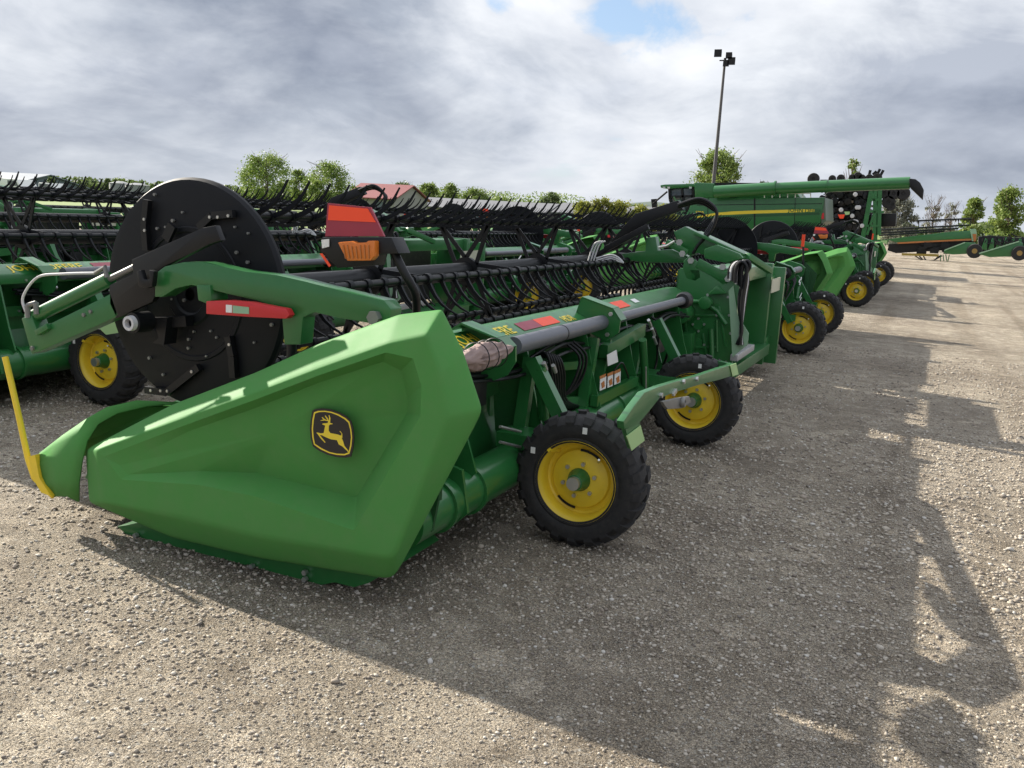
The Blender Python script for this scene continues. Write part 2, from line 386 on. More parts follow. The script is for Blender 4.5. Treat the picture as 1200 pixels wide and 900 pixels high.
# ------------------------------------------------------------------ header
YC = 9.69
ORG = Vector((-2.6, 3.0, 0))
def make_header():
    H = thing('grain_header', 'tmp', 'grain header', ORG)
    G, B = M['green'], M['black']
    def both(fn, name, mats, parent=H, sp=False, **k):
        m1 = MB(); fn(m1); a = (m1.split if sp else m1.build)(name, mats, parent, **k)
        m2 = MB(); fn(m2); m2.mirror(); b = (m2.split if sp else m2.build)(name, mats, parent, **k); return a, b
    # ---- end panel (moulded shell)
    YP = 2.98
    I = [(140,545),(222,505),(300,478),(375,448),(449,424),(470,434),(478,466),(477,484),(418,583),(300,554),(232,552),(150,556)]
    Io = [.006,.025,.055,.065,.07,.10,.135,.15,.155,.13,.06,.006]
    O = [(122,535),(215,499),(300,468),(373,440),(452,413),(484,420),(494,452),(493,487),(415,622),(300,582),(232,568),(142,562)]
    P = [(112,527),(208,492),(298,460),(371,432),(455,402),(500,392),(517,440),(523,490),(463,655),(300,628),(215,607),(122,590)]
    S = [(99,527),(200,474),(300,435),(373,402),(467,368),(518,362),(543,412),(566,482),(461,681),(300,655),(200,631),(103,589)]
    So = [.08,.10,.11,.11,.11,.11,.10,.09,.09,.09,.09,.07]
    rings = []
    C0 = Vector((-2.6, YP, .7))
    back = []
    for (a, b_), o in zip(S, So):
        q = W(a, b_, 1, YP+o); back.append(q)
    tc_ = lambda q: (Vector((C0.x, q.y, C0.z))-q).normalized()
    r1 = [q + Vector((0, .06, 0)) + tc_(q)*.035 for q in back]
    r2 = [q + Vector((0, .12, 0)) + tc_(q)*.09 for q in back]
    def dens(rg, k0=.14):
        out = []; m_ = len(rg)
        for i in range(m_):
            a_, b_ = rg[i], rg[(i+1) % m_]; out += [a_, a_.lerp(b_, k0), a_.lerp(b_, 1-k0)]
        return out
    rings = [r2, r1, back, [W(a, b_, 1, YP+.0) for a, b_ in P], [W(a, b_, 1, YP-.004) for a, b_ in O], [W(a, b_, 1, YP+o) for (a, b_), o in zip(I, Io)]]
    cr = [0, .3, .45, .80, 1, 1]
    rings = [dens(q, .05 if i_ > 3 else .12) for i_, q in enumerate(rings)]; n = 36
    def panel(mirror):
        bm = bmesh.new(); vs = []
        for rg in rings: vs.append([bm.verts.new(Vector((q.x, 2*YC-q.y if mirror else q.y, q.z))-ORG) for q in rg])
        for k in range(len(rings)-1):
            for i in range(n): bm.faces.new((vs[k][i], vs[k][(i+1) % n], vs[k+1][(i+1) % n], vs[k+1][i]))
        I_ = vs[-1]
        # inner floor in quads: top chain 0..4, bottom chain 11..8
        bm.faces.new(I_)
        cl = bm.edges.layers.float.new('crease_edge')
        for k in range(len(rings)):
            for i in range(n):
                e = bm.edges.get((vs[k][i], vs[k][(i+1) % n]))
                if e: e[cl] = cr[k]
        for k in (4, 5):
            for i in range(n):
                e = bm.edges.get((vs[k][i], vs[k][(i+1) % n]))
                if e: e.smooth = False
        bmesh.ops.recalc_face_normals(bm, faces=bm.faces)
        me = bpy.data.meshes.new('end_panel'); bm.to_mesh(me); bm.free(); me.materials.append(M['panel'])
        me.polygons.foreach_set('use_smooth', [True]*len(me.polygons))
        o = bpy.data.objects.new('end_panel', me); col.objects.link(o)
        s = o.modifiers.new('s', 'SUBSURF'); s.levels = 3; s.render_levels = 3
        so_ = o.modifiers.new('t', 'SOLIDIFY'); so_.thickness = .008; so_.offset = -1
        o.parent = H; return o
    ep = panel(False); panel(True)
    # emblem (flat sticker on the recessed field)
    eb = lambda pts: [W(340+a/9, 460+b_/9, 1, YP+EMB) for a, b_ in pts]
    EMB = .071
    outl = [(240,190),(262,176),(330,166),(420,172),(520,205),(600,248),(650,300),(672,380),(680,470),(672,580),(648,675),(590,686),(500,680),(400,655),(310,612),(245,566),(222,480),(214,380),(224,280)]
    yel = [(258,206),(300,192),(370,190),(440,200),(520,228),(590,268),(632,306),(652,390),(660,470),(652,560),(632,642),(580,660),(500,656),(420,638),(330,598),(256,546),(240,470),(234,380),(242,280)]
    inn = [(270,220),(310,205),(370,202),(440,213),(510,240),(580,280),(620,316),(640,390),(648,470),(640,550),(622,628),(580,645),(500,642),(420,624),(340,586),(268,538),(254,470),(248,380),(256,290)]
    Yn = Vector((0, -1, 0))
    mb = MB(); mb.prism(eb(outl), Yn*.004)
    em = mb.build('emblem', M['decal_black'], H, smooth=0)
    mb = MB(); q = [x+Yn*.0042 for x in eb(yel)]; q2 = [x+Yn*.0042 for x in eb(inn)]; k = len(q)
    mb.add(q+q2, [(i, (i+1) % k, k+(i+1) % k, k+i) for i in range(k)])
    deer = [(288,418),(330,428),(360,425),(372,370),(376,345),(345,335),(348,325),(378,322),(404,318),(408,300),(370,292),(330,296),(326,290),(360,284),(340,262),(346,256),(372,280),(400,290),(372,244),(380,240),(402,268),(412,292),(418,262),(412,238),(420,236),(432,268),(428,318),(458,326),(450,332),(428,334),(415,348),(414,400),(430,425),(500,438),(545,452),(548,430),(528,408),(534,402),(556,432),(558,468),(552,480),(566,515),(580,560),(612,600),(632,630),(626,634),(600,606),(560,568),(520,545),(500,500),(440,492),(390,472),(345,450),(318,444),(380,522),(372,528),(330,482),(300,440),(286,426)]
    mb.add([x+Yn*.0044 for x in eb(deer)], [tuple(range(len(deer)))])
    mb.build('leaping_deer_emblem', M['decal_yellow'], H, smooth=0)
    # ---- divider nose
    def nose(mb):
        Rm = [W(*q[:2], 1, q[2]) for q in [(79,582,3.03),(79,560,3.0),(83,533,3.0),(89,510,3.02),(102,490,3.08),(125,477,3.16),(160,469,3.3),(207,471,3.45),(245,492,3.5)]]
        Tp = [W(*q[:2], 1, q[2]) for q in [(60,583,3.08),(50,568,3.06),(44,545,3.06),(43,535,3.07),(46,531,3.09),(50,530,3.12),(54,531,3.16),(58,535,3.2),(62,545,3.22)]]
        k = len(Rm); mid = [(a+b_)*.5+Vector((0, -.004, .004)) for a, b_ in zip(Rm, Tp)]
        vs = Tp+mid+Rm+[r_+Vector((.05, .02, -.025)) for r_ in Rm]
        mb.add(vs, [(j*k+i, j*k+i+1, (j+1)*k+i+1, (j+1)*k+i) for j in range(3) for i in range(k-1)])
    for o in both(nose, 'divider_nose', M['panel']):
        s = o.modifiers.new('t', 'SOLIDIFY'); s.thickness = .012
    def inner(mb):   # inner divider shield from nose backwards
        q = PX([(205,470),(245,476),(330,520),(420,560),(420,640),(150,600),(100,560),(120,500)], 1, 3.45); mb.prism(q, (0, .02, 0))
    both(inner, 'inner_shield', G)
    def endframe(mb):
        mb.prism([(-2.35, 3.3, .25), (-1.82, 3.3, .3), (-1.72, 3.3, .9), (-1.95, 3.3, 1.1), (-2.3, 3.3, 1.05)], (0, .02, 0))
        for z in (.45, .7, .95): mb.box((-2.3, 3.22, z), (-1.85, 3.3, z+.03))
        mb.box((-2.32, 3.32, .3), (-2.24, 3.5, 1.05)); mb.box((-1.9, 3.32, .4), (-1.84, 3.42, .95))
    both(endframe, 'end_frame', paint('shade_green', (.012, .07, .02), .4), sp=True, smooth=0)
    def skid(mb):
        mb.prism(PX(Z2([(60,60),(100,95),(240,165),(340,205),(470,242),(560,252),(600,215),(640,278),(700,255),(820,285),(880,307),(960,292),(1040,312),(1100,295),(1160,260),(1100,200),(600,100),(250,30)], 120, 600, 3.53), 1, 3.16), (0, .5, 0))
    both(skid, 'skid_shoe', G, bevel=.004)
    def bolts(mb):
        for a, b_ in ((297,663),(298,670),(359,670),(359,678),(161,627)):
            mb.bolt(W(a, b_, 1, 3.155), .013, .02)
    both(bolts, 'skid_bolt', M['zinc'], sp=True)
    def rod(mb):
        mb.tube(bez([W(6,418,1,3.08), W(20,478,1,3.08), W(33,538,1,3.08)], 5)+[W(40,560,1,3.07), W(62,583,1,3.06)], [.015]*11+[.014, .008], 10)
        mb.prism(PX([(33,535),(41,533),(46,560),(60,582),(48,577),(38,560)], 1, 3.04), (0, .06, 0))
    both(rod, 'crop_divider_rod', M['yellow'])
    # ---- reel end shield
    DC = Vector((-3.275, 3.42, 1.195))
    def disc(mb):
        mb.lathe([(.03, -.012), (.515, -.012), (.55, -.006), (.562, .012), (.562, .03), (.525, .022), (.03, .022)], DC, 1, 64)
    both(disc, 'reel_end_shield', M['plastic'], smooth=30)
    def dribs(mb):
        mb.lathe([(.30, 0), (.305, -.006), (.325, -.006), (.33, 0)], DC+Vector((0, -.0125, 0)), 1, 48)
        mb.lathe([(.09, 0), (.10, -.01), (.14, -.01), (.15, 0)], DC+Vector((0, -.0125, 0)), 1, 32)
    both(dribs, 'pressed_rib', M['plastic'], sp=True, smooth=30)
    def dbars(mb):
        for pl in ([(235,110),(225,205),(232,300)], [(540,625),(555,700),(560,780)], [(230,825),(310,835),(430,740)], [(430,215),(480,170),(560,162)]):
            p3 = PX(Z2(pl, 100, 200, 3.215), 1, 3.385)
            for a, b_ in zip(p3, p3[1:]): mb.bar(a, b_, .035, .028, (0, 1, 0))
        p3 = PX(Z2([(305,260),(330,205)], 100, 200, 3.215), 1, 3.37); mb.bar(p3[0], p3[1], .05, .02, (0, 1, 0))
        mb.bar(*PX([(195,378),(222,376)], 1, 3.36), .05, .05)
        mb.prism(PX([(178,372),(186,396),(178,402),(192,404),(196,372)], 1, 3.3), (0, .08, 0))
    both(dbars, 'shield_bracket', B, sp=True)
    def dbolts(mb):
        for a, b_ in [(265,90),(370,157),(275,218),(333,188),(306,212),(376,260),(265,315),(320,292),(435,232),(515,240),(567,212),(573,308),(617,236),(640,647),(460,698),(392,668),(393,635),(413,606),(476,604),(498,628),(245,705),(297,768),(438,457),(376,488),(330,484),(515,465),(487,482),(705,580),(615,345),]:
            mb.bolt(W(100+a/3.215, 200+b_/3.215, 1, 3.405), random.choice((.006, .008, .009)), .012)
    def dbolts2(mb):
        for a, b_ in [(470,175),(500,175),(540,170),(248,828),(285,829),(310,830),(402,757),(543,655),(223,183),(225,225)]: mb.bolt(W(100+a/3.215, 200+b_/3.215, 1, 3.371), .008, .006)
    both(dbolts2, 'shield_bolt', M['zinc'], sp=True)
    both(dbolts, 'shield_bolt', M['dullsteel'], sp=True)
    # ---- reel arm
    YA = 3.2
    def arm(mb):
        mb.prism(PX([(182,320),(193,312),(215,307),(237,307),(249,309.5),(287,318),(324,322),(357,329.5),(398,340),(450,352),(458,362),(457,373),(441,380),(398,373),(368,366),(355,372),(352,404),(333,404),(330,368),(318,358),(300,352),(268,345),(249,340),(224,334),(206,338),(190,348),(181,348)], 1, YA), (0, .09, 0))
        mb.prism(PX([(230,334),(246,334),(248,352),(242,356),(232,352)], 1, YA-.01), (0, .11, 0))
    both(arm, 'reel_arm', G, bevel=.006)
    def ext(mb):
        mb.prism(PX([(25,373),(37,370),(43,387),(130,344),(139,370),(50,410),(37,415)], 1, YA+.0), (0, .08, 0))
        mb.bar(W(44,390,1,YA-.01), W(58,382,1,YA-.01), .03, .03)
    both(ext, 'reel_arm_extension', G, bevel=.005)
    def cyl(mb): mb.tube([W(36,373,1,YA+.04), W(129,327,1,YA+.04)], .036, 16)
    both(cyl, 'reel_cylinder', G)
    def crod(mb):
        mb.tube([W(129,327,1,YA+.04), W(158,313,1,YA+.04)], .016, 12)
        mb.tube(PX([(32,358),(33,372)], 1, YA), .014, 8); mb.tube(PX([(42,355),(43,368)], 1, YA), .014, 8); mb.tube(PX([(32,358),(42,355)], 1, YA), .012, 8)
        mb.tube(PX([(112,320),(123,313),(125,325)], 1, YA), .012, 8)
        mb.bolt(W(39,408,1,YA), .012, .012); mb.bolt(W(99,369,1,YA), .01, .01); mb.bolt(W(107,365,1,YA), .01, .01)
        mb.bolt(W(441,372,1,YA), .03, .03); mb.bolt(W(335,369,1,YA-.02), .012, .02)
    both(crod, 'cylinder_fitting', M['dullsteel'], sp=True)
    def hose1(mb): mb.tube(bez(PX([(30,365),(27,348),(44,325),(75,321),(112,320)], 1, YA), 6), .0065, 8)
    both(hose1, 'hydraulic_hose', M['greyhose'])
    def brk(mb):
        mb.prism(PX([(154,304),(237,267),(252,264),(259,282),(246,286),(193,312),(182,320),(181,348),(178,354),(136,373),(128,356),(128,334),(156,321)], 1, YA-.0), (0, .035, 0))
        mb.prism(PX([(160,318),(164,316),(168,328),(175,327),(174,316),(180,318),(178,336),(172,338),(162,336)], 1, YA-.055), (0, .03, 0))
    both(brk, 'reel_arm_bracket', B, bevel=.006)
    def knob(mb):
        c = W(151, 379, 1, YA-.03)
        mb.tube([c+Vector((0, .02, 0)), c+Vector((0, .12, 0))], .05, 20)
    both(knob, 'reel_bearing', B)
    def ring(mb):
        c = W(151, 379, 1, YA-.03); mb.lathe([(.022, -.005), (.035, -.005), (.037, .02), (.022, .02)], c, 1, 24, True)
    both(ring, 'bearing_ring', M['greyhose'])
    def lock(mb): mb.prism(PX([(241.5,353),(268,352),(293,354),(335,362),(339,369.5),(335,373.6),(293,371.5),(241.5,368)], 1, YA-.05), (0, .04, 0))
    lk = both(lock, 'arm_lock', M['red'], bevel=.004)
    def lbl(mb): mb.prism(PX([(265,357),(272,357.5),(272,366.5),(265,366)], 1, YA-.0505), (0, -.002, 0))
    mb = MB(); lbl(mb); mb.build('warning_label', M['white'], lk[0], smooth=0)
    mb = MB(); mb.prism(PX([(273,358),(292,360),(292,368),(273,366.8)], 1, YA-.0505), (0, -.002, 0)); mb.build('instruction_label', M['palegreen'], lk[0], smooth=0)
    def lift(mb): mb.tube([W(342,395,1,YA+.05), W(340,470,1,YA+.05)], .022, 12)
    both(lift, 'lift_cylinder', B)
    # ---- slow vehicle sign with lamp
    YS = 3.32
    mb = MB(); mb.tube(bez([W(460,292,1,YS+.06), W(474,320,1,YS+.06), W(487,345,1,YS+.1), W(488,372,1,YS+.15)], 5), .019, 12)
    mb.prism(PX([(377.6,278),(458.5,278),(467,297),(438,298),(437,311),(395,314),(375,295)], 1, YS), (0, .1, 0))
    sgn = mb.build('lamp_bracket', B, H, bevel=.004)
    mb = MB(); mb.prism(PX([(384,238),(434,243),(450,277),(381,277)], 1, YS+.01), (0, .012, 0)); sb = mb.build('sign_board', M['maroon'], H, smooth=0)
    mb = MB(); mb.prism(PX([(386,240.5),(431,244.5),(440.5,260.5),(384.5,258)], 1, YS+.0095), (0, -.002, 0)); mb.build('red_reflector', M['reflred'], sb, smooth=0)
    mb = MB(); mb.prism(PX([(395,284),(412,282.5),(417,284.5),(428,284),(431,282),(439,282),(439,300),(434,305.5),(406.5,306)], 1, YS-.035), (0, .04, 0)); al = mb.build('amber_lamp', M['amber'], H, bevel=.008)
    mb = MB()
    for k in range(7): a, b_ = W(402+k*5, 287+(k in (2, 3))*1.5, 1, YS-.038), W(405+k*4.6, 303, 1, YS-.038); mb.bar(a, b_, .004, .004)
    mb.split('lens_rib', M['rust'], al)
    mb = MB(); mb.prism(PX([(377,281),(386,280),(386,289),(378,291)], 1, YS-.003), (0, -.003, 0)); mb.build('reflector', M['white'], sgn, smooth=0)
    mb = MB(); mb.prism(PX([(375,297),(378,297),(388,311),(386,313)], 1, YS-.003), (0, -.003, 0)); mb.build('orange_reflector', M['reflred'], sgn, smooth=0)
    def farsign(mb):
        mb.tube([(-1.95, 16.0, 1.0), (-2.0, 16.0, 1.45)], .018, 8)
    mb = MB(); farsign(mb); fs_ = mb.build('lamp_bracket', B, H)
    mb = MB(); mb.box((-2.02, 15.95, 1.34), (-1.97, 15.97, 1.54)); mb.build('sign_board', M['reflred'], H, smooth=0)
    # ---- reel
    AX = (-3.26, 1.2); RB = .43
    bats = [(65, 17), (5, -62), (-55, -92), (-115, -96), (-175, -80), (125, -12)]
    def spiders():
        ysp = [3.52, 4.95, 6.3, 7.7, 9.05]; ys_ = ysp+[2*YC-y for y in ysp]
        for yy in ys_:
            mb = MB(); mb.lathe([(.05, -.02), (.11, -.02), (.11, .02), (.05, .02)], (AX[0], yy, AX[1]), 1, 18, True)
            for a, _ in bats:
                e = Vector((AX[0]+RB*math.cos(R(a)), yy, AX[1]+RB*math.sin(R(a))))
                for da in (-30, 30):
                    c = Vector((AX[0]+.1*math.cos(R(a+da)), yy, AX[1]+.1*math.sin(R(a+da)))); mb.bar(c, e, .012, .032, (1, 0, 0) if abs(math.sin(R(a))) > .9 else (0, 0, 1))
                mb.tube([e-Vector((0, .02, 0)), e+Vector((0, .02, 0))], .034, 10)
            mb.build('reel_spider', B, H)
    spiders()
    mb = MB(); mb.tube([(AX[0], 3.44, AX[1]), (AX[0], 9.35, AX[1])], .068, 16); mb.tube([(AX[0], 2*YC-9.35, AX[1]), (AX[0], 2*YC-3.44, AX[1])], .068, 16)
    mb.tube([(AX[0], 9.35, AX[1]), (AX[0], 2*YC-9.35, AX[1])], .03, 10)
    mb.split('reel_tube', B, H)
    path = [(0, -.005), (.05, -.004), (.11, .004), (.165, .022), (.215, .052), (.26, .092)]
    path = [(x*1.08, z*1.1) for x, z in path]; wd = [.022, .019, .016, .014, .011, .007]; th = [.03, .025, .02, .016, .012, .008]
    def tine_mb():
        mb = MB(); vs = []
        for i, (x, z) in enumerate(path):
            a = path[max(i-1, 0)]; b_ = path[min(i+1, 5)]; t = Vector((b_[0]-a[0], 0, b_[1]-a[1])).normalized(); nn = Vector((-t.z, 0, t.x))
            c = Vector((x, 0, z))
            for sx, sz in ((-1, -1), (1, -1), (1, 1), (-1, 1)): vs.append(c+Vector((0, sx*wd[i]/2, 0))+nn*sz*th[i]/2)
        fs = [(k*4+i, k*4+(i+1) % 4, k*4+4+(i+1) % 4, k*4+4+i) for k in range(5) for i in range(4)]+[(3, 2, 1, 0), (20, 21, 22, 23)]
        mb.add(vs, fs); mb.tube([(0, -.02, 0), (0, .02, 0)], .03, 8); return mb
    tm = tine_mb(); me_t = None
    ys_t = [3.6+.17*i for i in range(39)]; ys_t = [y for y in ys_t if y < 9.35]; ys_t += [2*YC-y for y in reversed(ys_t)]
    NI = 16
    rest = MB()
    for (a, ta) in bats:
        bx, bz = AX[0]+RB*math.cos(R(a)), AX[1]+RB*math.sin(R(a))
        mb = MB(); mb.tube([(bx, 3.46, bz), (bx, 9.4, bz)], .021, 10); mb.tube([(bx, 2*YC-9.4, bz), (bx, 2*YC-3.46, bz)], .021, 10)
        ba = mb.build('tine_bar', B, H)
        for j, yy in enumerate(ys_t):
            jit = random.uniform(-2.5, 2.5); rot = Matrix.Rotation(-R(ta+jit), 4, 'Y'); loc = Vector((bx, yy, bz))
            if j < NI:
                if me_t is None:
                    o = tm.build('tine', M['plastic'], smooth=50); me_t = o.data
                else:
                    o = bpy.data.objects.new('tine', me_t); col.objects.link(o)
                o.parent = ba; o.location = loc-ORG; o.rotation_euler = (0, -R(ta+jit), 0)
            else: rest.add([rot@v+loc for v in tm.v], tm.f)
    tag(rest.build('tine', M['plastic'], H, smooth=50), kind='stuff')
    # ---- platform
    def deck(mb):
        q = [(-2.3, .62), (-2.42, .62), (-3.55, .16), (-3.75, .10), (-3.75, .07), (-3.5, .09), (-2.3, .5)]
        mb.prism([(x, 3.3, z) for x, z in q], (0, 5.6, 0))
    both(deck, 'draper_belt', M['belt'])
    def knife(mb):
        mb.box((-3.80, 3.25, .085), (-3.74, 9.6, .12))
        for i in range(82): y = 3.3+i*.0762; mb.add([(-3.8, y-.02, .09), (-3.8, y+.02, .09), (-3.93, y, .095), (-3.8, y, .13)], [(0, 1, 2), (0, 2, 3), (1, 3, 2)])
    both(knife, 'cutterbar', B, smooth=0)
    def sheet(mb):
        q = [(-2.26, 1.0), (-2.24, 1.0), (-2.2, .55), (-2.1, .22), (-2.14, .2), (-2.3, .5)]
        mb.prism([(x, 3.25, z) for x, z in q], (0, 5.45, 0))
        for yy in (3.9, 4.6, 5.3, 6.0, 6.7, 7.4, 8.1): mb.box((-2.24, yy, .5), (-2.19, yy+.05, .95))
        mb.box((-2.22, 3.3, .66), (-2.14, 8.6, .74))
    both(sheet, 'back_sheet', G, smooth=0)
    def beam(mb):
        q = [(-2.22, 1.04), (-2.2, 1.062), (-2.12, 1.066), (-1.99, 1.006), (-1.985, .995), (-1.985, .93), (-2.22, .93)]
        mb.prism([(x, 3.55, z) for x, z in q], (0, 4.75, 0))
    both(beam, 'top_beam', G, bevel=.006)
    # decals on the sloping beam face
    sl = Vector((.13, 0, -.06)); nrm = Vector((.06, 0, .13)).normalized()
    def on_beam(u0, u1, y0, y1, mat, name, lift=.0025):
        o0 = Vector((-2.12, 0, 1.066)); mb = MB()
        a = [o0+sl*u+Vector((0, y, 0))+nrm*lift for u, y in ((u0, y0), (u0, y1), (u1, y1), (u1, y0))]; mb.prism(a, nrm*.0015); return mb.build(name, mat, H, smooth=0)
    on_beam(.18, .72, 4.66, 4.92, M['maroon'], 'maroon_decal'); on_beam(.18, .72, 4.925, 5.2, M['reflred'], 'red_decal')
    on_beam(.15, .75, 6.35, 6.62, M['reflred'], 'red_decal'); on_beam(.15, .75, 6.1, 6.345, M['maroon'], 'maroon_decal'); on_beam(.25, .6, 6.8, 6.92, M['white'], 'white_decal')
    cu = bpy.data.curves.new('txt', 'FONT'); cu.body = 'JOHN DEERE'; cu.size = .112; cu.extrude = .0008; cu.offset = .0012; cu.space_character = 1.06
    to = bpy.data.objects.new('txt', cu); col.objects.link(to); bpy.context.view_layer.update()
    me = bpy.data.meshes.new_from_object(to.evaluated_get(bpy.context.evaluated_depsgraph_get())); bpy.data.objects.remove(to)
    wt = max(v.co.x for v in me.vertices)
    sn = sl.normalized()
    def settext(me, o0):
        for v in me.vertices:
            c = v.co.copy(); v.co = o0+Vector((0, c.x, 0))-sn*c.y+nrm*(.003+c.z)-ORG
    mt = me.copy(); settext(mt, Vector((-2.12, 4.56-wt, 1.066))+sl*.72); mt.materials.clear(); mt.materials.append(M['decal_yellow'])
    o = bpy.data.objects.new('maker_lettering', mt); col.objects.link(o); o.parent = H
    cu = bpy.data.curves.new('txt', 'FONT'); cu.body = 'HDR'; cu.size = .085; cu.extrude = .0008; cu.offset = .0008
    to = bpy.data.objects.new('txt', cu); col.objects.link(to); bpy.context.view_layer.update()
    me = bpy.data.meshes.new_from_object(to.evaluated_get(bpy.context.evaluated_depsgraph_get())); bpy.data.objects.remove(to)
    settext(me, Vector((-2.12, 5.28, 1.066))+sl*.78); me.materials.clear(); me.materials.append(M['decal_yellow'])
    o = bpy.data.objects.new('type_lettering', me); col.objects.link(o); o.parent = H
    # long tube
    XT = -1.9
    def tube(mb):
        mb.tube([(XT, 4.24, 1.0), (XT, 5.68, 1.0)], .047, 20); mb.tube([(XT, 5.68, 1.0), (XT, 7.75, 1.0)], .034, 20)
    both(tube, 'drive_shaft_tube', M['tube'], sp=True)
    def collar(mb):
        mb.lathe([(.03, -.02), (.075, -.02), (.085, 0), (.085, .04), (.06, .05), (.03, .05)], (XT, 5.72, 1.0), 1, 24, True)
        mb.tube([(XT, 4.9, 1.0), (XT, 4.912, 1.0)], .0485, 20)
        mb.lathe([(.02, -.09), (.06, -.08), (.072, -.04), (.072, .03), (.055, .06), (.02, .06)], (XT, 7.78, 1.0), 1, 20, True)
    both(collar, 'tube_collar', B, sp=True)
    def brk1(mb):
        mb.prism(PX([(541,384),(552,377),(593,394),(604,406),(604,424),(594,440),(579,446),(541,444)], 1, 4.12), (0, .015, 0))
        a = PX([(541,384),(552,377),(593,394),(604,406)], 1, 4.12)
        for u, v in zip(a, a[1:]): mb.bar(u-Vector((0, .05, 0)), v-Vector((0, .05, 0)), .12, .01, (0, 0, 1))
        mb.prism(PX([(676,366),(682,348.5),(718,362),(727,376),(725,390),(711,399),(698,394),(684,386)], 1, 5.62), (0, .015, 0))
        a = PX([(676,366),(682,348.5),(718,362),(727,376)], 1, 5.62)
        for u, v in zip(a, a[1:]): mb.bar(u+Vector((0, .06, 0)), v+Vector((0, .06, 0)), .12, .01, (0, 0, 1))
    both(brk1, 'support_bracket', G, sp=True, smooth=0)
    def bb(mb):
        for a, b_, Y in ((590,403,4.2),(592,430,4.2),(583,402,4.2),(716,368,5.6),(712,392,5.6)): mb.bolt(W(a, b_, 1, Y-.001), .014, .015)
    both(bb, 'bracket_bolt', M['zinc'], sp=True)
    # rag
    bm = bmesh.new(); bmesh.ops.create_icosphere(bm, subdivisions=4, radius=1)
    ra, rb = W(541, 418, 0, -1.78), W(599, 412, 0, -1.78); cR = (ra+rb)/2; hl = (rb-ra).length/2
    for v in bm.verts:
        c = v.co; f = 1+.4*noise.noise(Vector((c.x*2, c.y*1.6, c.z*2)))+.30*noise.noise(Vector((c.x*5, c.y*2.5, c.z*5)))-.45*abs(noise.noise(Vector((c.x*3.5+3, c.y*1.2, c.z*3.5))))+.1*noise.noise(c*11)
        tp = 1-.5*max(0, c.y)
        v.co = cR-ORG+Vector((c.x*.068*f*tp, c.y*hl*1.05, c.z*.060*f*tp))
    me = bpy.data.meshes.new('shaft_cover'); bm.to_mesh(me); bm.free(); me.materials.append(M['rag']); me.polygons.foreach_set('use_smooth', [True]*len(me.polygons))
    o = bpy.data.objects.new('shaft_cover', me); col.objects.link(o); o.parent = H
    mb = MB()
    for k in (-.12, -.02, .07): mb.lathe([(.066, -.003), (.070, 0), (.066, .003)], cR+Vector((0, k, -.002)), 1, 20, True)
    mb.split('tie_cord', B, o)
    # lower tube
    def ltube(mb):
        mb.tube([(-1.93, 3.22, .34), (-1.93, 8.3, .34)], .115, 24)
        for yy in (3.5, 3.8, 4.9, 6.0, 7.2): mb.tube([(-1.93, yy, .34), (-1.93, yy+.025, .34)], .13, 24)
        mb.prism([(-2.1, 3.6, .2), (-1.9, 3.6, .2), (-1.8, 3.6, .3), (-1.84, 3.6, .5), (-2.1, 3.6, .56)], (0, .02, 0))
    both(ltube, 'lower_frame_tube', G)
    def posts(mb):
        X = -1.95
        for a, b_, w_ in [((622,419),(607,520),.05),((696,396),(682,480),.05),((711,398),(693,478),.035),((750,385),(735,470),.05)]:
            mb.bar(W(*a, 0, X), W(*b_, 0, X), w_, .07, (1, 0, 0))
        mb.bar(W(707,412,0,-1.93), W(752,386,0,-1.93), .06, .09)
        mb.bar(W(696,470,0,-1.88), W(744,446,0,-1.88), .05, .07)
        mb.bar(W(645,430,0,-2.0), W(700,425,0,-2.0), .05, .05)
        mb.bar(W(645,470,0,-2.0), W(690,468,0,-2.0), .05, .05)
        for yy in (3.75, 4.6, 5.55, 6.4, 7.1, 7.9):
            mb.prism([(-2.2, yy, .93), (-1.98, yy, .93), (-1.9, yy, .62), (-1.84, yy, .45), (-2.05, yy, .25), (-2.15, yy, .45)], (0, .014, 0))
        # curved holes plates near wheel mount
        mb.box((-2.0, 4.3, .44), (-1.55, 4.5, .52)); mb.box((-2.05, 6.6, .44), (-1.55, 6.9, .52))
        mb.bar((-1.9, 4.5, .9), (-1.6, 4.5, .42), .07, .07); mb.bar((-1.9, 6.95, .9), (-1.6, 6.95, .42), .07, .07)
    both(posts, 'frame_post', G, sp=True, smooth=0)
    def cyls(mb):
        mb.tube([W(633,430,0,-1.85), W(637,490,0,-1.85)], .032, 14)
        mb.tube([W(753,398,0,-1.85), W(757,460,0,-1.85)], .03, 14)
    both(cyls, 'wing_cylinder', G, sp=True)
    def rungs(mb):
        for a in ((586,500),(586,518)): mb.tube([W(a[0], a[1], 0, -1.85), W(a[0]+24, a[1]+6, 0, -1.85)], .008, 8)
        for a, b_ in (((757,462),(757,430)), ((748,475),(757,477))): mb.tube([W(*a, 0, -1.8), W(*b_, 0, -1.8)], .006, 6)
        for q in ((637,425),(640,440),(648,428),(764,385),(766,395),(760,375)): mb.tube([W(*q, 0, -1.83), W(q[0]+3, q[1]+8, 0, -1.83)], .012, 8)
    both(rungs, 'pipe_fitting', M['zinc'], sp=True)
    def hoses(mb):
        for k in range(6):
            d = k*3
            mb.tube(bez([W(628+d, 418, 0, -1.98), W(640+d, 414+k, 0, -1.9), W(646+d, 436, 0, -1.88), W(650+d, 470, 0, -1.95), W(655+d*3, 480, 0, -2.0)], 6), .009, 7)
        mb.tube(bez([W(756,380,0,-1.95), W(768,388,0,-1.88), W(770,420,0,-1.88), W(762,450,0,-1.9)], 6), .009, 7)
        mb.tube(bez([W(716,440,0,-1.9), W(728,425,0,-1.86), W(735,438,0,-1.86), W(737,445,0,-1.9)], 6), .007, 7)
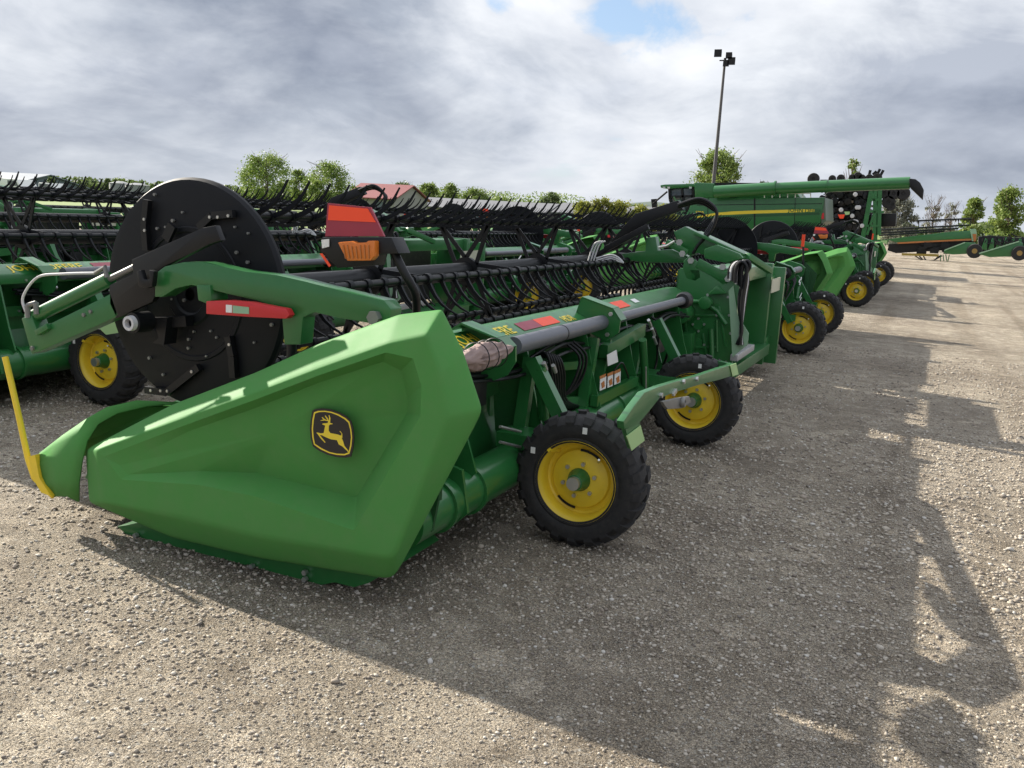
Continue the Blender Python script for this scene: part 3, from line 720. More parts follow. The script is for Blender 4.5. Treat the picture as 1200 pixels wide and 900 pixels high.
    def longhose(mb):
        rr = random.Random(3)
        for k in range(4):
            x0 = -2.03+.022*k; z0 = .90-.02*(k % 2)
            mb.tube(bez([(x0+rr.uniform(-.01, .01), 3.9+j*.62, z0-.05*(j % 2)-rr.uniform(0, .03)) for j in range(8)], 6), .010, 7)
        for k in range(3): mb.tube(bez([(-1.98, 5.2+k*.06, .9), (-1.9, 5.25+k*.06, .8), (-1.95, 5.2+k*.07, .6), (-2.1, 5.1, .5)], 6), .009, 7)
        mb.tube(bez([(-1.95, 6.95, .92), (-1.82, 7.05, .8), (-1.85, 7.1, .55), (-2.0, 7.2, .45)], 6), .011, 7)
    both(longhose, 'hydraulic_hose', B, sp=True)
    def valves(mb):
        mb.box((-2.12, 5.0, .62), (-1.98, 5.14, .78)); mb.box((-2.12, 7.3, .58), (-1.96, 7.5, .8)); mb.tube([(-2.0, 5.9, .5), (-2.0, 6.25, .5)], .06, 16); mb.box((-2.16, 4.05, .68), (-2.02, 4.2, .88))
    both(valves, 'valve_block', B, sp=True, bevel=.006)
    def nuts(mb):
        rr = random.Random(9)
        for k in range(26):
            yy = rr.uniform(3.5, 8.2); mb.bolt((-2.14, yy, .70) if k % 2 else (-1.988, yy, .955), .010, .012, 0, 1)
    both(nuts, 'frame_bolt', M['zinc'], sp=True)
    both(hoses, 'hydraulic_hose', B, sp=True)
    mb = MB(); mb.prism(PX([(711,416),(722,410),(724,424),(712,429)], 0, -1.87), (.003, 0, 0)); mb.build('white_label', M['white'], H, smooth=0)
    mb = MB(); mb.prism(PX([(703,444),(710,441),(709.5,455),(702.5,458)], 0, -1.868), (.003, 0, 0)); mb.prism(PX([(712,440.5),(718,438),(717.5,452),(711.5,454.5)], 0, -1.868), (.003, 0, 0)); mb.prism(PX([(720,437.5),(727,434.5),(726.5,448),(719.5,451)], 0, -1.868), (.003, 0, 0)); mb.split('pictogram_label', M['white'], H, smooth=0)
    mb = MB()
    for x0, y0 in ((702.7,441),(711.7,438),(719.8,435)): mb.prism(PX([(x0,y0),(x0+7,y0-3.2),(x0+6.9,y0+.4),(x0,y0+3.4)], 0, -1.864), (.002, 0, 0))
    for x0, y0 in ((704.5,449),(713.5,446),(722,443)): mb.prism(PX([(x0,y0),(x0+3.5,y0-3),(x0+4,y0+4),(x0+1,y0+6)], 0, -1.864), (.002, 0, 0))
    mb.split('warning_stripe', [M['rust']], H, smooth=0)
    # ---- support arm with tape pads
    XB = -1.16
    def bump_(mb):
        mb.prism(PX([(731,494),(743,476),(755.5,460),(773,453),(791,447.5),(819.5,440),(844,431.5),(862,426),(864,438.6),(844,445),(819.5,451),(791,460),(773,467),(763,479.5),(750,495.5),(747,499),(732,503)], 0, XB), (-.035, 0, 0))
        q = W(858,434,0,XB-.02); mb.bar(q, q+Vector((-.55, 1.2, -.14)), .05, .09)
    mb = MB(); bump_(mb); mb.split('support_arm', G, H, bevel=.005)
    mb = MB(); mb.prism(PX([(733.5,511),(750,498.5),(754.7,516),(739.5,528)], 0, XB+.002), (.004, 0, 0)); mb.prism(PX([(855,428),(862,425.5),(865,438.6),(858,441)], 0, XB+.002), (.004, 0, 0)); mb.split('lime_reflector', M['limetape'], H, smooth=0)
    mb = MB(); mb.prism(PX([(733,503),(750,496),(754,512),(740,526)], 0, XB-.001), (-.02, 0, 0)); mb.build('reflector_plate', G, H, smooth=0)
    mb = MB()
    for q in ((773.5,463),(790,458),(788,461),(800,447),(815.5,444)): mb.bolt(W(*q, 0, XB), .014, .014, 0, 1)
    mb.split('arm_bolt', M['zinc'], H)
    mb = MB(); mb.prism(PX([(772,470),(778,479),(795,478),(806,471),(804,464),(790,466)], 0, XB+.005), (.02, 0, 0)); mb.lathe([(.012, 0), (.026, 0), (.03, .012), (.026, .03), (.012, .03)], W(797,471,0,XB+.02), 0, 18, True); mb.build('hitch_ball_mount', M['dullsteel'], H, bevel=.005)
    # ---- centre section
    Y1 = YC-.95; Y2 = YC+.95
    c7 = lambda pts, ax, v: PX(Z2(pts, 680, 220, 3.75), ax, v)
    mb = MB(); mb.prism(c7([(440,520),(485,470),(560,448),(600,430),(640,465),(668,780),(610,800),(560,760),(430,760),(340,770),(360,690),(420,620)], 1, Y1), (0, .05, 0))
    mb.prism(c7([(600,430),(560,470),(640,465)], 1, Y1-.1), (0, .1, 0))
    mb.build('gearbox_plate', G, H, bevel=.008)
    def bosses(mb):
        for a, b_, r0 in ((520,600,.075),(515,685,.075),(430,620,.05),(600,520,.035),(600,600,.035),(600,680,.03),(545,520,.03),(405,725,.05)):
            c = W(680+a/3.75, 220+b_/3.75, 1, Y1-.001); mb.lathe([(0, -.03), (r0*.7, -.03), (r0*.8, -.015), (r0, -.01), (r0, 0)], c, 1, 18)
        mb.tube(c7([(480,500),(540,500),(600,540),(640,600)], 1, Y1-.05), .022, 10)
        mb.tube(c7([(575,620),(580,780)], 1, Y1-.06), .025, 10)
        mb.tube(c7([(600,580),(602,720)], 1, Y1-.04), .012, 8)
    mb = MB(); bosses(mb); mb.split('gearbox_boss', G, H)
    mb = MB()
    for a, b_ in ((545,600),(495,600),(520,575),(520,630),(545,690),(490,690),(615,445),(612,455),(650,480),(655,560),(660,640),(640,765),(560,470),(620,560),(600,560)): mb.bolt(W(680+a/3.75, 220+b_/3.75, 1, Y1-.03), .013, .012)
    mb.split('gearbox_bolt', M['zinc'], H)
    # feeder frame
    XF = -1.62
    mb = MB()
    mb.box((-2.2, Y1-.02, .3), (XF, Y1+.06, 1.22)); mb.box((-2.1, Y2-.06, .1), (XF, Y2+.04, 1.25))
    mb.box((-1.95, Y1, .22), (XF+.05, Y2, .34)); mb.box((-2.0, Y1, 1.1), (XF-.05, Y2, 1.24))
    mb.box((-2.1, Y2+.25, .08), (XF+.1, Y2+.33, 1.2)); mb.box((-2.1, Y2+.04, 1.0), (XF, Y2+.33, 1.1)); mb.box((-2.1, Y2+.04, .3), (XF, Y2+.3, .4))
    for a in (0, .3, .6, .9, 1.2, 1.5): mb.box((-2.25, Y1+.1+a, .3), (-2.2, Y1+.16+a, 1.2))
    mb.split('feeder_frame_beam', G, H, bevel=.006)
    mb = MB(); mb.box((-2.2, Y1+.1, .38), (-2.17, Y2-.1, 1.1)); mb.build('feeder_opening', M['belt'], H, smooth=0)
    mb = MB(); mb.prism(c7([(652,452),(672,430),(690,560),(740,640),(735,690),(668,745)], 1, Y1-.12), (0, .01, 0)); mb.build('lit_side_sheet', M['palegreen'], H, smooth=0)  # pale colour stands in for light falling on the opening's inner face
    mb = MB(); mb.bar(W(680+675/3.75, 220+748/3.75, 1, Y1-.1), W(680+750/3.75, 220+700/3.75, 0, XF+.06), .07, .06); mb.build('sill', M['steel'], H, bevel=.005)
    mb = MB(); mb.box((XF+.052, Y2-.35, .94), (XF+.06, Y2+.3, 1.09)); mb.build('beige_reflector', M['beige'], H, smooth=0)
    # centre arm
    mb = MB()
    mb.prism(c7([(410,195),(460,170),(500,190),(720,290),(745,330),(700,345),(640,330),(560,300),(510,285),(480,300),(430,245)], 1, Y1+.2), (0, .14, 0))
    mb.prism(c7([(545,270),(600,250),(700,290),(715,310),(640,330),(545,310)], 1, Y1+.05), (0, .15, 0))
    mb.prism(c7([(500,190),(720,290),(715,300),(495,205)], 1, Y1+.12), (0, .3, 0))
    ca = mb.build('centre_arm', G, H, bevel=.008)
    mb = MB(); mb.prism(c7([(180,290),(285,278),(290,220),(330,215),(340,275),(400,270),(470,300),(480,330),(400,330),(290,328),(200,318)], 1, Y1+.3), (0, .12, 0)); mb.build('centre_reel_arm', G, H, bevel=.008)
    mb = MB(); mb.prism(c7([(455,320),(480,300),(520,330),(530,395),(505,412),(465,400),(450,360)], 1, Y1-.02), (0, .04, 0))
    mb.bar(c7([(515,330)], 1, Y1)[0], c7([(655,405)], 1, Y1)[0], .05, .09)
    mb.bar(c7([(735,300)], 1, Y1+.2)[0], c7([(835,365)], 1, Y1+.6)[0], .06, .06)
    mb.bar(c7([(560,360)], 1, Y1)[0], c7([(640,420)], 1, Y1)[0], .04, .06)
    mb.bar(c7([(380,240)], 1, Y1+.1)[0], c7([(470,285)], 1, Y1+.1)[0], .05, .06)
    mb.split('arm_link', G, H, bevel=.006)
    mb = MB()
    for a, b_ in ((487,320),(627,348),(650,400),(437,240),(450,290)): mb.bolt(W(680+a/3.75, 220+b_/3.75, 1, Y1-.03), .032, .02)
    mb.tube(c7([(345,262),(380,255),(415,235)], 1, Y1+.05), .012, 8)
    mb.split('pivot_pin', M['zinc'], H)
    mb = MB(); mb.prism(c7([(0,335),(110,260),(240,115),(430,55),(450,95),(300,150),(240,200),(170,265),(100,290)], 1, Y1+.25), (0, .1, 0)); mb.bar(c7([(110,270)], 1, Y1+.2)[0], c7([(300,170)], 1, Y1+.2)[0], .05, .06)
    mb.build('hose_boom', B, H, bevel=.006)
    mb = MB()
    for k in range(3): d = k*9; mb.tube(bez(c7([(430,75+d*.6),(520,48+d),(580,75+d),(600,120),(575-d,190),(520,250),(495-d*.5,290)], 1, Y1+.2+k*.03), 8), .016, 8)
    mb.split('overhead_hose', B, H)
    mb = MB()
    for k in range(3): mb.tube(bez(c7([(35+k*12,320),(60+k*12,250),(90+k*10,235)], 1, Y1-.1), 6), .008, 7); mb.tube(bez(c7([(70,310+k*10),(130,295+k*9),(165,305+k*9),(190,330)], 1, Y1-.1), 6), .008, 7)
    mb.split('steel_pipe', M['greyhose'], H)
    for k in range(7):
        mb = MB(); dz = -.12-.022*(k % 4)
        mb.tube(bez(c7([(652+k*9,400+k*6),(658+k*9,352),(684+k*8,330-k*1.5),(716+k*5,345),(736-k*3,400),(728-k*5,470+k*3),(714-k*2,560),(704+k,630),(712-k*4,690)], 1, Y1+dz), 7), .016, 8)
        mb.build('hanging_hose', M['greyhose'] if k in (1, 4) else B, H)
    mb = MB()
    for a, b_, c_, d_ in ((450,470,480,760),(540,640,560,760),(470,560,600,560),(380,700,600,700),(610,520,640,700)): q = c7([(a,b_),(c_,d_)], 1, Y1-.02); mb.bar(q[0], q[1], .02, .04, (0, 1, 0))
    mb.split('casting_rib', G, H, bevel=.004)
    mb = MB(); mb.box((-2.15, Y1-.2, .42), (-1.98, Y1-.02, .62)); mb.tube([(-2.1, Y1-.3, .8), (-2.1, Y1-.02, .8)], .09, 18); mb.tube([(-1.9, Y1-.16, .92), (-1.9, Y1-.02, .92)], .06, 16); mb.split('gear_cover', G, H, bevel=.006)
    # ---- wheels
    def wheel(yn, X, face=-1, z=.35):
        """yn = the Y of the visible rim face; face=-1 looks to -Y"""
        f = face; c = Vector((X, yn, z))
        mb = MB(); mb.lathe([(.001, f*-.0), (.042, 0), (.048, -f*.04), (.06, -f*.06), (.06, -f*.13), (.03, -f*.16), (.03, -f*.3)], c, 1, 20)
        hub = mb.build('wheel', G, H)
        wf = Vector((0, -f, 0))
        mb = MB(); mb.lathe([(.215, -f*.0), (.222, -f*.012), (.212, -f*.022), (.20, -f*.03), (.19, -f*.05), (.186, -f*.1), (.176, -f*.105), (.16, -f*.10), (.15, -f*.085), (.125, -f*.078), (.105, -f*.07), (.06, -f*.07)], c, 1, 48)
        mb.lathe([(.19, -f*.1), (.19, -f*.24), (.222, -f*.27)], c, 1, 48)
        rim = mb.build('rim', M['yellow'], hub, smooth=35, loc=(0, 0, 0)) if False else None
        for v_ in mb.v: pass
        rim = mb.build('rim', M['yellow'], hub, smooth=35)
        mb = MB()
        for a_0 in (.9, 3.9):
            pts = []
            for j in range(9):
                a = a_0+j*.09
                for r0 in (.148, .162): pts.append(c+Vector((r0*math.cos(a), -f*.083, r0*math.sin(a))))
            mb.add([p+Vector((0, f*.006, 0)) for p in pts], [(2*j, 2*j+1, 2*j+3, 2*j+2) for j in range(8)])
        mb.split('rim_slot', B, hub, smooth=0)
        mb = MB(); mb.tube([c+Vector((-.13, -f*.09, .13)), c+Vector((-.15, f*.0, .15))], .012, 8); mb.build('valve_guard', M['yellow'], hub)
        mb = MB()
        for k in range(6):
            a = 2*PI*k/6+.3; q = c+Vector((.088*math.cos(a), -f*.07, .088*math.sin(a))); mb.tube([q, q+Vector((0, f*.018, 0))], .011, 6)
        mb.tube([c+Vector((0, f*.0, 0)), c+Vector((0, f*.03, 0))], .034, 14)
        mb.tube([c+Vector((.10, -f*.06, .11)), c+Vector((.12, f*.0, .14))], .006, 6)
        mb.split('wheel_nut', M['zinc'], hub)
        mb = MB(); W2 = .11; yc = -f*.112
        prof = [(.205, yc+f*.105), (.222, yc+f*.112), (.232, yc+f*.108), (.245, yc+f*.115), (.27, yc+f*.118), (.30, yc+f*.112), (.322, yc+f*.09), (.332, yc+f*.05), (.335, yc), (.332, yc-f*.05), (.322, yc-f*.09), (.30, yc-f*.112), (.27, yc-f*.118), (.235, yc-f*.115), (.205, yc-f*.105)]
        mb.lathe(prof, c, 1, 64)
        NL = 21
        for side in (-1, 1):
            for k in range(NL):
                a0 = 2*PI*(k+(.5 if side > 0 else 0))/NL
                pts = []
                for (t, yy, wdt) in ((0, .006, .046), (.09, .05, .05), (.13, .09, .056), (.14, .114, .05)):
                    for rr_ in (.322 if yy < .1 else .285, .35 if yy < .08 else (.342 if yy < .1 else .312)):
                        for sg in (-1, 1):
                            a = a0+t*side*.5+sg*wdt/.36/2*1.0
                            pts.append(c+Vector((rr_*math.cos(a), yc+side*yy, rr_*math.sin(a))))
                fs = []
                for j in range(3):
                    b_ = j*4; fs += [(b_+2, b_+3, b_+7, b_+6), (b_, b_+2, b_+6, b_+4), (b_+1, b_+5, b_+7, b_+3)]
                fs += [(0, 1, 3, 2), (12, 14, 15, 13)]; mb.add(pts, fs)
        mb.build('tyre', M['rubber'], hub, smooth=32, bevel=0)
        mb = MB()
        if face < 0:
            for a, s_ in ((82, .28), (150, .27), ):
                q = c+Vector((s_*math.cos(R(a)), -.0085, s_*math.sin(R(a)))); mb.box(q-Vector((.012, .002, .016)), q+Vector((.012, .001, .016)))
            mb.split('tyre_sticker', M['white'], hub, smooth=0)
    for yn in (4.19, 6.65): wheel(yn, -1.50)
    for yn in (2*YC-6.9, 2*YC-4.4): wheel(yn, -1.50)
    return H
H1 = make_header()
GH = 'grain headers parked in rows'
H1['label'] = 'nearest green grain header with yellow deer emblem on its end panel'; H1['group'] = GH
specs = [((.08, 17.0), 'green grain header parked end to end behind the nearest one, below the combine'),
         ((-4.3, .85), 'green grain header in the second row, cut off by the left edge of the photo'),
         ((-4.2, 17.9), 'far green grain header of the second row, its reel beyond the nearest header'),
         ((-8.6, 1.5), 'near grain header of the third row, seen through the reels at the left'),
         ((-8.6, 18.6), 'far grain header of the third row, seen over the black reels'),
         ((-13.2, 2.5), 'farthest grain header at the left, last row before the grass')]
for (dx, dy), lb in specs:
    row3 = abs(dx) > 8; far = row3 or dy > 10
    drop = {'shaft_cover'}
    if row3: drop |= {'hose_boom', 'overhead_hose', 'steel_pipe'}
    if far: drop |= {'shield_bolt', 'skid_bolt', 'gearbox_bolt', 'pipe_fitting', 'bracket_bolt', 'cylinder_fitting', 'arm_bolt', 'frame_bolt'}
    c = copy_tree(H1, None, lambda o, drop=drop: o.name.split('.')[0] in drop); c.location = ORG+Vector((dx, dy, 0)); c['label'] = lb

# ------------------------------------------------------------------ combine harvester
YCB = 38.0
s2 = lambda pts, v=YCB: PX(Z2(pts, 740, 160, 3.3333), 1, v)
Q = s2([(480, 560)])[0]; CB = Vector((Q.x, YCB+1.6, 0))
CO = thing('combine_harvester', 'big green combine harvester with yellow side stripe and long unloading auger', 'combine harvester', CB)
D = Vector((0, 3.1, 0))
G, B = M['green'], M['black']
mb = MB(); mb.prism(s2([(240,250),(275,240),(755,238),(745,300),(735,352),(640,372),(430,362),(190,330),(215,300)]), D); mb.build('body', G, CO, bevel=.05)
mb = MB(); mb.prism(s2([(478,240),(484,240),(484,364),(478,363)], YCB-.012), (0, .01, 0)); mb.build('panel_gap', B, CO, smooth=0)
mb = MB(); mb.prism(s2([(250,313),(330,298),(400,292),(480,289),(715,283),(715,294),(480,301),(330,308),(250,319)], YCB-.02), (0, .018, 0)); mb.build('side_stripe', M['decal_yellow'], CO, smooth=0)
mb = MB(); mb.prism(s2([(222,312),(250,322),(470,305),(735,298),(735,306),(480,314),(250,330)], YCB-.01), (0, .008, 0)); mb.build('lower_stripe', paint('dark_green', (.012, .075, .02), .4), CO, smooth=0)
mb = MB(); mb.prism(s2([(245,180),(320,182),(320,240),(248,240)]), D*.9); mb.build('grain_tank_front', G, CO, bevel=.04)
mb = MB(); mb.prism(s2([(322,178),(345,190),(490,188),(495,181),(620,183),(660,238),(320,238)], YCB+.5), D*.7); mb.build('grain_tank', G, CO, bevel=.04)
mb = MB(); mb.prism(s2([(320,180),(500,181),(490,190),(350,192),(330,236),(320,236)], YCB+.4), (0, .1, 0)); mb.build('tank_edge', B, CO, smooth=0)
mb = MB(); mb.prism(s2([(112,190),(130,187),(245,184),(247,196),(135,204),(114,200)], YCB+.4), D*.7); mb.build('cab_roof', G, CO, bevel=.03)
mb = MB(); mb.prism(s2([(150,204),(244,196),(246,235),(225,262),(200,312),(165,300),(146,240)], YCB+.6), D*.6); mb.build('cab_glass', M['glass'], CO, bevel=.02)
mb = MB()
for a in ([(148,205),(150,245),(166,300)], [(196,200),(205,262)], [(242,196),(238,245),(205,312)], [(150,236),(240,232)]):
    p = s2(a, YCB+.55)
    for u, v in zip(p, p[1:]): mb.bar(u, v, .09, .09)
mb.split('cab_post', B, CO)
mb = MB(); p = s2([(84,262),(140,215)], YCB); mb.tube([p[0], p[1]], .04, 8); mb.prism(s2([(76,245),(96,243),(98,275),(80,278)], YCB), (0, .15, 0)); mb.build('mirror', B, CO)
mb = MB(); p = s2([(165,235),(215,330),(165,300),(178,330)], YCB+.1); mb.tube([p[0], p[1]], .03, 8)
for k in range(6): q = s2([(172+k*7, 250+k*14), (190+k*7, 250+k*14)], YCB+.1); mb.tube(q, .025, 6)
mb.build('ladder', M['green'], CO)
mb = MB(); mb.prism(s2([(735,240),(757,238),(760,330),(742,345),(735,300)], YCB+.05), D*.95); mb.build('rear_hood', paint('dull_grey', (.09, .13, .09), .4), CO, bevel=.03)
mb = MB(); mb.prism(s2([(742,300),(752,298),(752,322),(742,322)], YCB+.03), (0, .05, 0)); mb.build('tail_lamp', M['red'], CO, smooth=0)
mb = MB(); mb.prism(s2([(200,335),(735,350),(700,470),(230,470)], YCB+.4), D*.7); mb.build('chassis', B, CO, bevel=.05)
mb = MB(); p0 = s2([(325,217)], YCB-.25)[0]; p1 = s2([(560,203)], YCB-.3)[0]; p2 = s2([(1088,181)], YCB-.5)[0]
mb.tube([p0, p1], .25, 20); mb.tube([p1, p1.lerp(p2, .01)], .30, 20); mb.tube([p1.lerp(p2, .01), p2], .225, 20); mb.tube([p1.lerp(p2, .40), p1.lerp(p2, .405)], .25, 20)
mb.build('unloading_auger', M['green'], CO)
mb = MB(); mb.prism(s2([(1084,163),(1110,166),(1128,180),(1142,208),(1138,248),(1088,200)], YCB-.78), (0, .56, 0)); mb.build('auger_spout', B, CO, bevel=.05)
p = s2([(262,440), (650,440)]); 
for q, r_w, w_ in ((p[0], 1.0, .8), (p[1], .75, .5)):
    c = Vector((q.x, YCB+.1, r_w)); mb = MB(); mb.lathe([(r_w*.5, 0), (r_w*.9, 0), (r_w, .1), (r_w, w_-.1), (r_w*.9, w_), (r_w*.5, w_)], c, 1, 32); wh = mb.build('wheel', M['rubber'], CO)
    mb = MB(); mb.lathe([(r_w*.5, 0), (r_w*.45, .1), (.1, .15), (.001, .1)], c, 1, 24); mb.build('rim', M['yellow'], wh)
def text3(s_, size, org, xdir, zdir, mat, name, parent, nrm):
    cu = bpy.data.curves.new('txt', 'FONT'); cu.body = s_; cu.size = size; cu.extrude = .002; cu.offset = size*.015
    to = bpy.data.objects.new('txt', cu); col.objects.link(to); bpy.context.view_layer.update()
    me = bpy.data.meshes.new_from_object(to.evaluated_get(bpy.context.evaluated_depsgraph_get())); bpy.data.objects.remove(to)
    base = Vector((0, 0, 0)); q = parent
    while q is not None: base += q.location; q = q.parent
    for v in me.vertices: c = v.co.copy(); v.co = org+xdir*c.x+zdir*c.y+nrm*c.z-base
    me.materials.clear(); me.materials.append(mat); o = bpy.data.objects.new(name, me); col.objects.link(o); o.parent = parent
mb = MB()
for k in range(7): q = s2([(520+k*30, 240), (520+k*30, 222)], YCB+.1); mb.tube(q, .02, 6)
q = s2([(520, 222), (700, 222)], YCB+.1); mb.tube(q, .025, 6); mb.build('handrail', M['zinc'], CO)
mb = MB()
for a in ([(300,240),(296,340)], [(640,239),(636,368)], [(255,268),(745,262)]): q = s2(a, YCB-.006); mb.bar(q[0], q[1], .02, .02)
mb.split('panel_seam', B, CO, smooth=0)
mb = MB()
for x in (122, 140, 225): mb.prism(s2([(x,196),(x+10,196),(x+9,203),(x+1,203)], YCB+.35), (0, .1, 0))
mb.split('work_lamp', M['greyhose'], CO)
text3('JOHN DEERE', .22, s2([(612,293.5)], YCB-.026)[0], Vector((1, 0, 0)), Vector((0, 0, 1)), paint('decal_green', (.02, .12, .03), .4), 'maker_lettering', CO, Vector((0, -1, 0)))
text3('S780', .17, s2([(250,302)], YCB-.016)[0], Vector((1, 0, 0)), Vector((0, 0, 1)), M['decal_yellow'], 'type_lettering', CO, Vector((0, -1, 0)))

# ------------------------------------------------------------------ folded seeder (stacked row units)
YF = 46.0
s3 = lambda pts, v=YF: PX(Z2(pts, 940, 190, 7.5), 1, v)
Q = s3([(500, 700)])[0]
FP = thing('folded_planter', 'folded row planter with black units stacked high behind the auger', 'planter', (Q.x, YF+1, 0))
rng = random.Random(11)
def unit_mb():
    mb = MB(); mb.box((-.28, -.3, -.05), (.28, .3, .06)); mb.lathe([(.02, -.03), (.15, -.02), (.16, 0), (.15, .02), (.02, .03)], (.1, -.34, 0), 1, 14)
    mb.lathe([(.02, -.03), (.11, -.02), (.12, 0), (.02, .03)], (-.2, -.36, .04), 1, 12); mb.bar((-.3, -.25, -.12), (.25, -.3, .1), .05); mb.bar((-.1, -.3, .14), (.3, -.32, .12), .04)
    return mb
um = unit_mb(); u0 = None
for cx_ in (232, 280, 330, 380, 430, 480, 530, 570):
    for cy_ in range(250, 690, 46):
        q = s3([(cx_+rng.uniform(-8, 8), cy_+rng.uniform(-6, 6))], YF+rng.uniform(0, .6))[0]
        if u0 is None: u0 = um.build('row_unit', B, FP, loc=(0, 0, 0)); o = u0
        else: o = u0.copy(); col.objects.link(o)
        o.parent = FP; o.location = q-FP.location; o.rotation_euler = (rng.uniform(-.3, .3), rng.uniform(-.5, .5), rng.uniform(-.4, .4))
mb = MB()
for a, b_ in [((612,238),(528,700)), ((645,238),(640,700)), ((682,238),(672,640))]: q = s3([a, b_], YF-.3); mb.bar(q[0], q[1], .16, .2)
for a, b_ in [((600,330),(700,330)), ((560,430),(720,440)), ((545,560),(680,560)), ((530,690),(760,690)), ((600,240),(660,420)), ((640,430),(570,640))]: q = s3([a, b_], YF-.35); mb.bar(q[0], q[1], .1, .1)
mb.split('mast_beam', G, FP)
mb = MB()
for k in range(5): x = 268+k*65; q = s3([(x, 250), (x-14, 690)], YF+.35); mb.bar(q[0], q[1], .1, .1)
for k in range(4): q = s3([(215, 300+k*110), (600, 290+k*110)], YF+.5); mb.bar(q[0], q[1], .1, .14)
mb.split('tool_bar', B, FP)
mb = MB(); mb.prism(s3([(690,450),(830,450),(820,565),(690,570)], YF+.2), (0, 1, 0)); mb.build('seed_box', B, FP, bevel=.03)
mb = MB()
for a, b_, r_w in ((100,148,.28),(265,146,.17),(340,142,.18),(490,126,.20),(525,140,.17),(590,138,.17),(440,136,.16),(660,140,.22),(725,272,.26),(805,275,.28),(890,275,.30),(760,350,.3),(780,390,.2)):
    q = s3([(a, b_)], YF)[0]; mb.lathe([(r_w*.3, -.1), (r_w*.9, -.1), (r_w, -.05), (r_w, .05), (r_w*.9, .1), (r_w*.3, .1)], q, 1, 18, True); mb.lathe([(.001, -.07), (r_w*.32, -.06), (r_w*.32, .06)], q, 1, 12)
mb.split('gauge_wheel', M['rubber'], FP)
mb = MB(); q = s3([(160,160),(400,158)]); mb.bar(q[0], q[1], .06, .06); q = s3([(430,150),(700,150)]); mb.bar(q[0], q[1], .1, .1)
for a, b_ in (((590,110),(600,70)), ((620,110),(655,80)), ((660,110),(685,60)), ((690,115),(715,70))): q = s3([a, b_]); mb.bar(q[0], q[1], .05, .12)
mb.split('top_bar', B, FP)
mb = MB()
for a, b_, w_, h_ in ((345,478,30,18),): mb.prism(s3([(a-w_,b_-h_),(a+w_,b_-h_),(a+w_*.6,b_+h_),(a-w_*.5,b_+h_)], YF-.5), (0, .03, 0))
mb.build('slow_vehicle_sign', M['reflred'], FP, smooth=0)
mb = MB(); mb.prism(s3([(370,435),(420,435),(415,460),(380,465)], YF-.5), (0, .03, 0)); mb.prism(s3([(690,688),(748,688),(748,718),(690,712)], YF-.6), (0, .03, 0)); mb.split('yellow_plate', M['limetape'], FP, smooth=0)
mb = MB()
for k in range(10):
    x, y = rng.uniform(230, 560), rng.uniform(260, 600); q = s3([(x, y)], YF-.45)[0]; mb.lathe([(.0, -.05), (.09, -.04), (.1, 0)], q, 1, 12)
mb.split('press_wheel', M['greyhose'], FP)

# ------------------------------------------------------------------ header on its trailer, far right
YT = 62.0
s4 = lambda pts, v=YT: PX(Z2(pts, 1000, 220, 6), 1, v)
Q = s4([(600, 480)])[0]
TR = thing('trailed_header', 'wide green header with orange stripe and black reel on a transport trailer', 'header on trailer', (Q.x, YT+.5, 0))
mb = MB(); mb.prism(s4([(240,362),(700,308),(838,300),(855,350),(850,356),(300,384)]), (0, 1.1, 0)); mb.build('top_cover', G, TR, bevel=.02)
mb = MB(); mb.prism(s4([(310,384),(852,356),(852,368),(312,395)], YT-.02), (0, .3, 0)); mb.build('edge_stripe', M['rust'], TR, smooth=0)
mb = MB(); mb.prism(s4([(250,395),(850,370),(850,400),(640,440),(300,460),(240,440)], YT+.3), (0, .7, 0)); mb.build('frame', B, TR, smooth=0)
mb = MB()
for (x0, y0, x1, y1) in ((180,296,815,262),(180,318,740,286),(180,335,640,305),(445,232,832,217)):
    q = s4([(x0, y0), (x1, y1)], YT+.6); mb.tube(q, .05, 8)
for x in (460, 560, 650, 740, 826): q = s4([(x, 232-(x-445)*.039), (x, 300-(x-180)*.05)], YT+.6); mb.tube(q, .03, 6)
mb.split('reel_bar', B, TR)
mb = MB()
for r0 in ((180,296,815,262),(180,318,740,286),(445,232,832,217)):
    n_ = int((r0[2]-r0[0])/9)
    for k in range(n_):
        t = k/n_; x = r0[0]+(r0[2]-r0[0])*t; y = r0[1]+(r0[3]-r0[1])*t; q = s4([(x, y), (x+2, y+14)], YT+.6); mb.bar(q[0], q[1], .03, .03)
tag(mb.build('tine', B, TR, smooth=0), kind='stuff')
mb = MB(); mb.prism(s4([(820,290),(862,288),(870,330),(862,372),(835,376)], YT-.1), (0, .15, 0)); mb.build('end_plate', M['palegreen'], TR, smooth=0)
mb = MB(); mb.prism(s4([(838,325),(866,325),(862,375),(846,378)], YT-.13), (0, .02, 0)); mb.build('orange_plate', M['rust'], TR, smooth=0)
mb = MB(); q = s4([(340,468),(600,476)], YT-.3); mb.bar(q[0], q[1], .1, .14); mb.build('drawbar', paint('drawbar_ochre', (.30, .22, .04), .6), TR)
mb = MB()
for k in range(3): mb.tube(bez(s4([(430+k*30,474),(480+k*20,505+k*8),(560,512),(600+k*12,478)], YT-.3), 5), .04, 6)
mb.split('supply_hose', B, TR)
mb = MB()
for a, b_ in (((615,470),(612,535)), ((630,470),(640,535)), ((650,470),(662,538)), ((675,470),(660,540))): q = s4([a, b_], YT-.4); mb.bar(q[0], q[1], .05, .05)
mb.split('parking_leg', M['green'], TR)
mb = MB()
for k in range(26):
    x, y = rng.uniform(450, 650), rng.uniform(395, 460); q = s4([(x, y)], YT+rng.uniform(-.2, .3))[0]; s_ = rng.uniform(.08, .25); mb.box(q-Vector((s_, .1, s_*.6)), q+Vector((s_, .1, s_*.6)))
tag(mb.build('gearing', M['black'], TR, smooth=0), kind='stuff')
